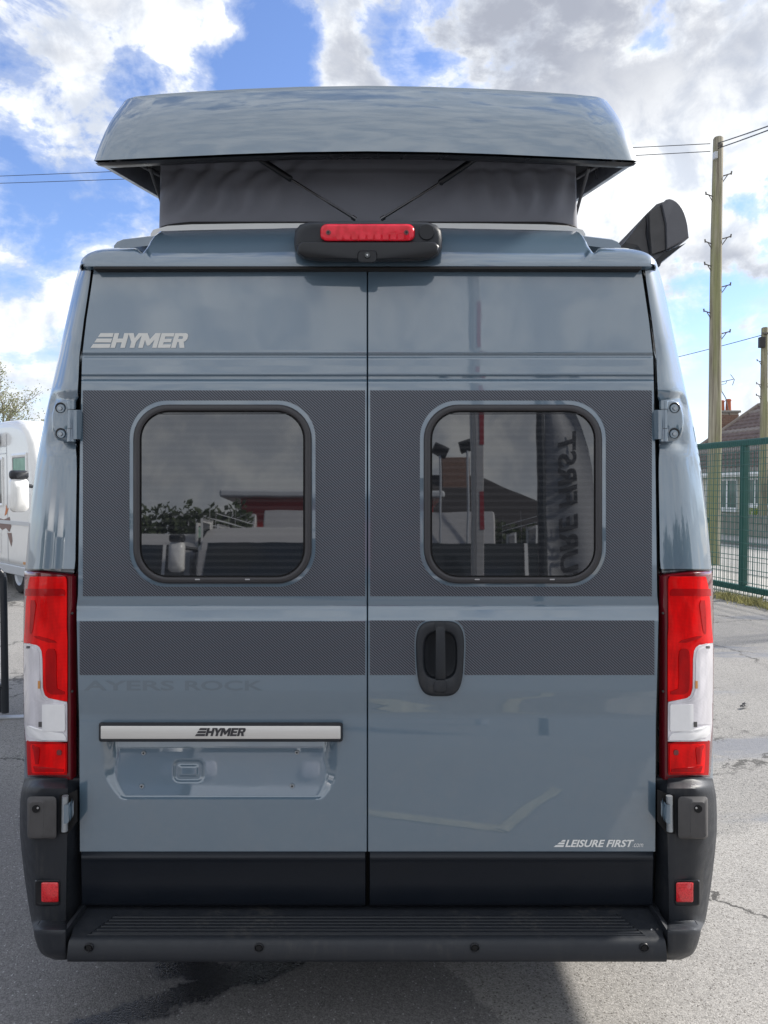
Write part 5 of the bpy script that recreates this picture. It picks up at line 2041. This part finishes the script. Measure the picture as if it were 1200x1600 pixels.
# ------------------------------------------------------------------ motorhomes
def motorhome(loc, heading, label, group, length=6.4, wid=2.25, hgt=2.95, decor=True, wtop=2.08):
    """local frame: x towards the front, y towards its left side, origin on the ground at the front right corner"""
    th = thing('motorhome', loc, label, 'motorhome', group)
    fx = Vector((math.cos(heading), math.sin(heading), 0))
    fy = Vector((-fx.y, fx.x, 0))
    o = Vector(loc)

    def L(x, y, z):
        return o + fx * x + fy * y + Vector((0, 0, z))
    prof = [(-length, 0.42), (-length, 2.65), (-length + 0.12, 2.86), (-length + 0.4, hgt), (-1.6, hgt), (-1.0, hgt - 0.02), (-0.62, hgt - 0.09), (-0.36, hgt - 0.22), (-0.22, hgt - 0.42), (-0.14, hgt - 0.8), (-0.06, 1.75), (0.0, 1.2), (0.02, 0.75), (-0.05, 0.42)]
    rings = [[L(x, y, z) for x, z in prof] for y in (0.0, wid)]
    body = MB().rings(rings, True, True).build('body', 'white_gel' if decor else 'dimmed_white_gel', th, bevel=0.14, segs=6)
    sk = MB()
    sk.rings([[L(x, y, z) for x, z in ((-length + 0.05, 0.30), (-length + 0.05, 0.46), (-0.08, 0.46), (-0.08, 0.30))] for y in (0.012, wid - 0.012)], True, True)
    sk.build('skirt', 'grey_gel', th, bevel=0.02)

    def side(y0, sg):
        def win(x0, x1, z0, z1, nm, mt, fr=0.05, curt=False):
            a = MB().rings([[L(x, y0 - sg * e, z) for x, z in ((x0 + i, z0 + i), (x1 - i, z0 + i), (x1 - i, z1 - i), (x0 + i, z1 - i))] for i, e in ((0, -0.02), (0, 0.018), (fr * 0.5, 0.024), (fr, 0.018))])
            w = a.build(nm, mt, th, smooth=False)
            MB().add([L(x, y0 - sg * 0.012, z) for x, z in ((x0 + fr, z0 + fr), (x1 - fr, z0 + fr), (x1 - fr, z1 - fr), (x0 + fr, z1 - fr))], [(0, 1, 2, 3)]).build('pane', 'vehicle_glass', w, smooth=False)
            return w
        w = win(-1.02, -0.34, 1.46, 2.28, 'cab_window', 'white_gel', 0.06)
        MB().rings([[L(-0.94 + k * 0.08, y0 - sg * (0.0145 + 0.006 * (k % 2)), z) for k in range(8)] for z in (1.54, 2.20)], closed=False).build('curtain', 'curtain', w)
        win(-2.35, -1.45, 1.42, 2.24, 'side_window', 'white_gel')
        win(-4.6, -3.6, 1.5, 2.2, 'side_window', 'white_gel')
        # locker doors, trim line, wheel arches
        for x0, x1, z0, z1 in ((-2.3, -1.6, 0.62, 1.02), (-4.9, -4.2, 0.62, 1.02)):
            MB().rings([[L(x, y0 - sg * e, z) for x, z in ((x0 + i, z0 + i), (x1 - i, z0 + i), (x1 - i, z1 - i), (x0 + i, z1 - i))] for i, e in ((0, -0.01), (0, 0.012), (0.02, 0.012), (0.025, 0.006), (0.04, 0.012))], cap1=True).build('locker_door', 'white_gel', th, smooth=False)
        MB().box((-length + 0.02, -0.012, 1.13), (-0.03, 0.012, 1.19), Matrix.Translation(o + fy * (y0 - sg * 0.002)) @ Matrix.Rotation(heading, 4, 'Z')).build('trim_line', 'grey_gel', th, smooth=False)
        for x in (-1.28, -2.95, -5.2):
            MB().rings([[L(x + e, y0 - sg * 0.0035, z) for z in (0.5, 1.0, 1.6, 2.2, 2.62)] for e in (-0.012, 0.012)], closed=False).build('panel_seam', 'grey_gel', th, smooth=False)
        for z in (2.30, 2.42):
            MB().rings([[L(x, y0 - sg * 0.004, z + e) for x in (-5.3, -3.0, -1.32)] for e in (-0.008, 0.008)], closed=False).build('panel_seam', 'grey_gel', th, smooth=False)
        for k in range(4):
            MB().rings([[L(x, y0 - sg * e, 1.06 - k * 0.035 + dz) for x, dz in ((-3.5, 0), (-3.1, 0), (-3.1, 0.018), (-3.5, 0.018))] for e in (-0.003, 0.012)], cap1=True).build('vent_slat', 'grey_gel', th, smooth=False)
        # mirror on its arm
        a = L(-0.12, y0 - sg * 0.02, 1.75)
        MB().tube(a, L(0.08, y0 - sg * 0.22, 1.78), 0.03, 0.03, 8).build('mirror_arm', 'plastic', th)
        mr = MB()
        ro = rrect(-0.13, -0.26, 0.13, 0.26, 0.08, 4)
        mr.rings([[L(0.10 + e, y0 - sg * (0.28 + p * s), 1.62 + q_ * s) for p, q_ in ro] for e, s in ((-0.08, 0.85), (-0.03, 1.0), (0.05, 0.95), (0.10, 0.6))], True, True)
        mr.build('mirror', 'white_gel', th, angle=50)
        ro2 = rrect(-0.13, -0.07, 0.13, 0.07, 0.05, 4)
        MB().rings([[L(0.10 + e, y0 - sg * (0.28 + p * s), 1.92 + q_ * s) for p, q_ in ro2] for e, s in ((-0.08, 0.85), (-0.03, 1.0), (0.05, 0.95), (0.10, 0.6))], True, True).build('mirror_cap', 'plastic', th, angle=50)
        if decor:
            def d2(pl, mt, nm, e=0.004):
                MB().add([L(x, y0 - sg * e, z) for x, z in pl], [tuple(range(len(pl)))]).build(nm, mt, th, smooth=False, tri=True, recalc=False)
            d2([(-1.42, 1.26), (-1.30, 1.30), (-1.22, 1.40), (-1.28, 1.38), (-1.34, 1.46), (-1.36, 1.36)], 'decal_orange', 'badge')
            d2([(-1.75, 1.22), (-1.45, 1.20), (-1.18, 1.25), (-1.10, 1.10), (-1.20, 1.00), (-1.36, 1.06), (-1.55, 1.02), (-1.8, 1.1)], 'decal_brown', 'badge')
            d2([(-1.30, 0.98), (-1.1, 0.99), (-1.06, 0.86), (-1.12, 0.76), (-1.20, 0.86)], 'decal_brown', 'badge')
        sl = MB()
        sl.box((-0.45, -0.03, 0.52), (-0.35, 0.03, 0.56), Matrix.Translation(o + fy * (y0 - sg * 0.02)) @ Matrix.Rotation(heading, 4, 'Z'))
        sl.build('side_marker', 'lens_amber', th)
    side(0.0, 1)
    side(wid, -1)
    # awning roll on the right side
    aw = MB()
    ring = []
    for x in (-5.2, -1.55) if decor else ():
        ring.append([L(x, -0.09 + 0.085 * math.cos(2 * math.pi * i / 16), 2.55 + 0.115 * math.sin(2 * math.pi * i / 16)) for i in range(16)])
    if decor:
        aw.rings(ring, True, True).build('awning', 'grey_gel', th, angle=50)
    # windscreen, bumper, headlights
    MB().add([L(-0.112 + 0.012 + (2.08 - wtop) * 0.12, 0.16, wtop), L(-0.112 + 0.012 + (2.08 - wtop) * 0.12, wid - 0.16, wtop), L(0.0 + 0.012, wid - 0.12, 1.28), L(0.0 + 0.012, 0.12, 1.28)], [(0, 1, 2, 3)]).build('windscreen', 'vehicle_glass', th, smooth=False)
    for k in (0.22,):
        MB().add([L(-0.09 + 0.022 + (2.08 - wtop) * 0.12, wid * k - 0.03, wtop), L(-0.09 + 0.022 + (2.08 - wtop) * 0.12, wid * k + 0.03, wtop), L(0.02, wid * k + 0.03, 1.28), L(0.02, wid * k - 0.03, 1.28)], [(0, 1, 2, 3)]).build('pillar_trim', 'white_gel', th, smooth=False)
    MB().rings([[L(x, y, z) for x, z in ((-0.1, 0.34), (0.10, 0.38), (0.14, 0.55), (0.06, 0.70), (-0.1, 0.72))] for y in (0.03, wid - 0.03)], True, True).build('front_bumper', 'grey_gel', th, bevel=0.03)
    for y in (0.28, wid - 0.28):
        MB().rings([[L(0.02 + e, y + a * 0.16 * s, 0.92 + b * 0.11 * s) for a, b in rrect(-1, -1, 1, 1, 0.5, 3)] for e, s in ((0, 1), (0.03, 0.95), (0.04, 0.7))], cap1=True).build('headlight', 'lens_clear', th)
    for x in (-0.95, -4.5):
        for y in (0.16, wid - 0.16):
            c = L(x, y, 0.33)
            q = MB()
            prof_ = [(0.60, -0.5), (0.80, -0.5), (0.95, -0.46), (1.0, -0.36), (1.0, 0.36), (0.95, 0.46), (0.80, 0.5), (0.60, 0.5)]
            rr = []
            for i in range(24):
                a = 2 * math.pi * i / 24
                rr.append([c + fy * (w_ * 0.22) + fx * (p_ * 0.33 * math.cos(a)) + Vector((0, 0, p_ * 0.33 * math.sin(a))) for p_, w_ in prof_])
            rr.append(rr[0])
            ty = q.rings(rr).build('wheel', 'tyre', th)
            rm = MB()
            for sg in (-1, 1):
                rm.rings([[c + fy * (sg * w_ * 0.22) + fx * (p_ * 0.33 * math.cos(2 * math.pi * i / 24)) + Vector((0, 0, p_ * 0.33 * math.sin(2 * math.pi * i / 24))) for i in range(24)] for p_, w_ in ((0.60, 0.5), (0.5, 0.38), (0.2, 0.36), (0.001, 0.4))])
            rm.build('rim', 'galvanised', ty)
    return th


# parked at left, its nose turned towards us; the side in view runs back and away
mh = Vector((-0.70, 0.714, 0))                        # from nose to tail
c0 = P(58, 905, 11.6)
fwd = -mh
head = math.atan2(fwd.y, fwd.x)
motorhome((c0.x, 11.6, 0), head, 'white motorhome parked behind the barrier at the left of the camper', 'white motorhomes parked around the yard', hgt=2.86)

# ------------------------------------------------------------------ black crowd barrier at left edge
bb = G(8.5, 1122)
bar = thing('crowd_barrier', bb, 'black tubular steel crowd barrier end standing on a flat grey foot', 'barrier')
BDIR = Vector((-0.70, -0.25, 0)).normalized()
TB = 1.12


def BP(t, z):
    return bb + BDIR * t + Vector((0, 0, z))


fr_pts = [BP(0, 0.04)] + [BP(0, TB - 0.09)] + [BP(0.09 - 0.09 * math.cos(R(a)), TB - 0.09 + 0.09 * math.sin(R(a))) for a in (15, 30, 45, 60, 75, 90)] + [BP(2.0, TB)]
MB().path(fr_pts, 0.026, 14).build('frame_tube', 'barrier_steel', bar, angle=60)
MB().tube(BP(0.02, 0.24), BP(2.0, 0.24), 0.017, 0.017, 10).build('lower_tube', 'barrier_steel', bar)
MB().tube(BP(0.07, TB - 0.05), BP(2.0, TB - 0.05), 0.012, 0.012, 10).build('upper_tube', 'galvanised', bar)
for i in range(14):
    t_ = 0.055 + i * 0.11
    MB().tube(BP(t_, 0.245), BP(t_, TB - 0.045), 0.009, 0.009, 8).build('upright_bar', 'galvanised' if i == 0 else 'barrier_steel', bar)
MB().box((-0.03, -0.03, 0.012), (0.03, 0.03, 0.22), Matrix.Translation(BP(-0.0, 0) + Vector((-0.045, 0.02, 0.03)))).build('foot_socket', 'barrier_steel', bar, bevel=0.006)
MB().box((-0.35, -0.035, 0.0), (0.40, 0.035, 0.012), Matrix.Translation(bb) @ Matrix.Rotation(R(8), 4, 'Z')).build('foot', 'galvanised', bar, bevel=0.003)

# scrap of litter on the right
lp = G(1162, 1107)
q = MB()
rnd = random.Random(2)
for k in range(3):
    c = lp + Vector((rnd.uniform(-.018, .018), rnd.uniform(-.018, .018), 0.008 + 0.010 * k))
    q.add([c + Vector((-0.02, -0.006, 0)), c + Vector((0.0, -0.016, 0.008)), c + Vector((0.026, 0.0, 0.0)), c + Vector((0.006, 0.018, 0.014)), c + Vector((-0.018, 0.01, 0.006))], [(0, 1, 2, 3, 4)])
tag(q.build('leaf_scrap', 'rubber', smooth=False, recalc=False), 'small dark scrap of litter on the grey asphalt right of the camper', 'litter')


# ------------------------------------------------------------------ the yard behind the viewer (mirrored in the rear windows and doors)
NW = Vector((0, -math.cos(R(2.95)), math.sin(R(2.95))))


def RF(u, v, yb):
    """place, on the plane y = -yb behind the viewer, that the rear windows mirror at photo pixel u, v"""
    p = D(u, v, 0.013, True)
    d = (p - Vector((0, 0, CAMZ))).normalized()
    r = d - 2 * d.dot(NW) * NW
    t = (-yb - p.y) / r.y
    return p + r * t


# motorhomes facing the camper
a = RF(292, 905, 7.5)
motorhome((a.x + 2.25, -7.5, 0), R(90), 'white motorhome facing the camper, mirrored in the left rear window', 'white motorhomes parked around the yard', hgt=RF(380, 818, 7.5).z, decor=False, wtop=1.86)
a = RF(284, 905, 8.8)
motorhome((a.x, -8.8, 0), R(90), 'white motorhome farther left, mirrored at the edge of the left rear window', 'white motorhomes parked around the yard', hgt=RF(240, 829, 8.8).z, decor=False, wtop=1.86)
a = RF(672, 905, 8.0)
motorhome((a.x + 2.25, -8.0, 0), R(90), 'white motorhome facing the camper, mirrored in the right rear window', 'white motorhomes parked around the yard', hgt=RF(760, 846, 8.0).z, decor=False, wtop=1.86)

motorhome((-8.2, -1.2, 0), R(20), 'unseen white motorhome added left of the viewer to streak the left corner pillar reflection', 'white motorhomes parked around the yard', hgt=2.8, decor=False, wtop=1.86)  # added out of view for the streaks it gives the glossy pillar
motorhome((-8.0, -5.2, 0), R(35), 'second unseen white motorhome added left of the viewer, farther back, for the pillar reflection', 'white motorhomes parked around the yard', hgt=2.8, decor=False, wtop=1.86)  # also added out of view, only for the pillar reflection

# red shed with pale flat roof
p0, p1 = RF(360, 825, 16), RF(520, 780, 16)
shed = thing('red_shed', (p0.x, -16.5, 0), 'red clad workshop with a pale flat roof behind the motorhomes', 'shed')
MB().box((p0.x, -20, 0), (p1.x + 3, -16, p1.z)).build('wall', 'red_cladding', shed, smooth=False)
MB().box((p0.x - 0.5, -20.3, p1.z), (p1.x + 3.3, -15.6, p1.z + 0.22)).build('roof', 'grey_gel', shed, bevel=0.08)


def hedge(u0, u1, v, yb, label, seed):
    a, b = RF(u0, v, yb), RF(u1, v, yb)
    x0, x1 = min(a.x, b.x), max(a.x, b.x)
    th = thing('hedge', ((x0 + x1) / 2, -yb, 0), label, 'hedge')
    rnd = random.Random(seed)
    q = MB()
    n = int((x1 - x0) * 2)
    for i in range(n):
        x = x0 + (x1 - x0) * (i + 0.5) / n
        h = a.z * (0.9 + 0.1 * rnd.random())
        leaf_cloud(q, rnd, (x, -yb, h * 0.50), (0.6, 0.5, h * 0.5), 1300, 0.085, shell=0.55)
    q.build('foliage', 'leaf_hedge', th, smooth=False, recalc=False)
    s = MB()
    for i in range(max(2, n // 3)):
        x = x0 + (x1 - x0) * (i + 0.5) / max(2, n // 3)
        s.tube((x, -yb, 0), (x + 0.05, -yb, a.z * 0.7), 0.06, 0.03, 6)
    s.build('stems', 'bark', th)


hedge(150, 372, 776, 13, 'dense dark evergreen hedge behind the motorhomes, beside the red workshop', 31)
hedge(655, 870, 806, 15, 'low dark hedge in front of the bungalow behind the viewer', 32)

def added_hedge(x, y0, y1, h, label, seed):
    th = thing('hedge', (x, (y0 + y1) / 2, 0), label, 'hedge')
    rnd = random.Random(seed)
    q = MB()
    s_ = MB()
    n = int((y1 - y0) * 1.2)
    for i in range(n):
        y = y0 + (y1 - y0) * (i + 0.5) / n
        hh = h * rnd.uniform(0.82, 1.08)
        leaf_cloud(q, rnd, (x, y, hh * 0.5), (0.6, 0.75, hh * 0.5), 900, 0.10, shell=0.5)
        s_.tube((x, y, 0), (x + 0.05, y, hh * 0.6), 0.06, 0.03, 6)
    q.build('foliage', 'leaf_hedge', th, smooth=False, recalc=False)
    s_.build('stems', 'bark', th)


added_hedge(9.5, -12, 0.5, 2.3, 'unseen long dark hedge added right of the viewer to darken the right pillar reflection', 33)  # unseen hedge, added as something dark for the right pillar to reflect
added_hedge(-13.5, -12, 2.0, 2.6, 'unseen tall dark hedge added left of the viewer to darken the left pillar reflection', 34)  # same on the left, added to darken what that pillar reflects

# bungalow behind the viewer: hip roof, chimney, floodlights on a mast
h0, h1, h2 = RF(600, 738, 24), RF(768, 738, 24), RF(905, 778, 22)
bz = thing('bungalow', (h1.x, -24, 0), 'bungalow with shade-darkened roof behind the viewer, mirrored in the right rear window', 'house')
ez = 2.3
MB().box((h0.x - 2, -28, 0), (h2.x + 1.5, -22.2, ez)).build('wall', 'render_cream', bz, smooth=False)
MB().add([(h0.x - 2.4, -21.8, ez), (h2.x + 2.2, -21.8, ez), (h2.x + 2.2, -28.4, ez), (h0.x - 2.4, -28.4, ez), (h0.x, -25, h1.z), (h1.x, -25, h1.z)], [(0, 1, 5, 4), (1, 2, 5), (2, 3, 4, 5), (3, 0, 4)]).build('roof', 'shaded_roof', bz, smooth=False)
c0_, c1_ = RF(706, 740, 24.4), RF(748, 714, 24.4)
MB().box((c0_.x, -25, h1.z - 0.7), (c1_.x, -24.4, c1_.z)).build('chimney', 'brick', bz, bevel=0.02)
fl = RF(722, 880, 14.0)
for k, (u, v, lab) in enumerate(((702, 704, 'left floodlight on the mast behind the viewer'), (744, 697, 'right floodlight on the mast behind the viewer'))):
    c = RF(u, v, 14.0)
    th = thing('floodlight', (c.x, -14.0, 0), lab, 'floodlight', 'floodlights behind the viewer')
    MB().tube((c.x, -14.0, 0), (c.x, -14.0, c.z - 0.12), 0.035, 0.03, 8).build('mast', 'galvanised', th)
    MB().box((-0.20, -0.06, -0.14), (0.20, 0.06, 0.14), Matrix.Translation(c) @ Matrix.Rotation(R(25 if k == 0 else -20), 4, 'Y') @ Matrix.Rotation(R(-40), 4, 'X')).build('lamp_head', 'plastic_smooth', th, bevel=0.02)

# white and red barrier pole, standing on end
bp = RF(762, 880, 4.2)
pl = thing('striped_pole', (bp.x, -4.2, 0), 'tall white pole with red bands behind the viewer', 'pole')
MB().box((bp.x - 0.05, -4.25, 0), (bp.x + 0.05, -4.15, 6.4)).build('shaft', 'dimmed_white_gel', pl, bevel=0.01)
for z in (0.9, 1.9, 2.9, 3.9, 4.9):
    MB().box((bp.x - 0.0, -4.149, z), (bp.x + 0.051, -4.145, z + 0.45)).build('red_band', 'red_paint', pl, smooth=False)
gp = RF(757, 880, 4.4)
MB().box((gp.x - 0.06, -4.45, 0), (gp.x + 0.02, -4.33, 6.2)).build('support_post', 'galvanised', pl, bevel=0.01)

# feather banner with the dealer's name
f0, f1 = RF(852, 905, 3.0), RF(938, 640, 3.0)
ban = thing('feather_banner', (f0.x, -3.0, 0), 'grey feather banner on a dark mast behind the viewer', 'banner')
MB().tube((f0.x + 0.05, -3.0, 0), (f0.x + 0.05, -3.0, 3.3), 0.055, 0.04, 10).build('mast', 'barrier_steel', ban)
rows = []
for k in range(14):
    z = 0.75 + 2.5 * k / 13
    w = (f1.x - f0.x) * (1.0 if k < 8 else 1.0 - 0.5 * ((k - 8) / 5.0) ** 2)
    rows.append([Vector((f0.x + 0.10 + (w - 0.1) * i / 6.0, -3.0 + 0.03 * math.sin(i * 1.1 + z * 2), z)) for i in range(7)])
bn = MB().sheet(rows)
bn.sheet([[p + Vector((0, -0.006, 0)) for p in r] for r in rows])
bo = bn.build('sail', 'banner', ban, angle=80)
wx = f1.x - f0.x
text_on('banner_lettering', 'LEISURE FIRST', lambda x, y: Vector((f0.x + 0.36 * wx + y * 0.32 * wx, -2.955, 0.85 + x * 2.0)), 'letter_dark', ban, 0.03, 0.25)

# worn parking lines on the yard between viewer and camper
for k, (a, b, w) in enumerate((((-0.10, 0.72), (0.62, 0.92), 0.035), ((0.60, 0.935), (1.02, 0.36), 0.035))):
    a, b = Vector((*a, 0.004 + 0.004 * k)), Vector((*b, 0.004 + 0.004 * k))
    d = (b - a).normalized()
    s = Vector((-d.y, d.x, 0)) * w
    tag(MB().add([a - s, b - s, b + s, a + s], [(0, 1, 2, 3)]).build('parking_line', 'worn_paint', smooth=False), kind='structure')
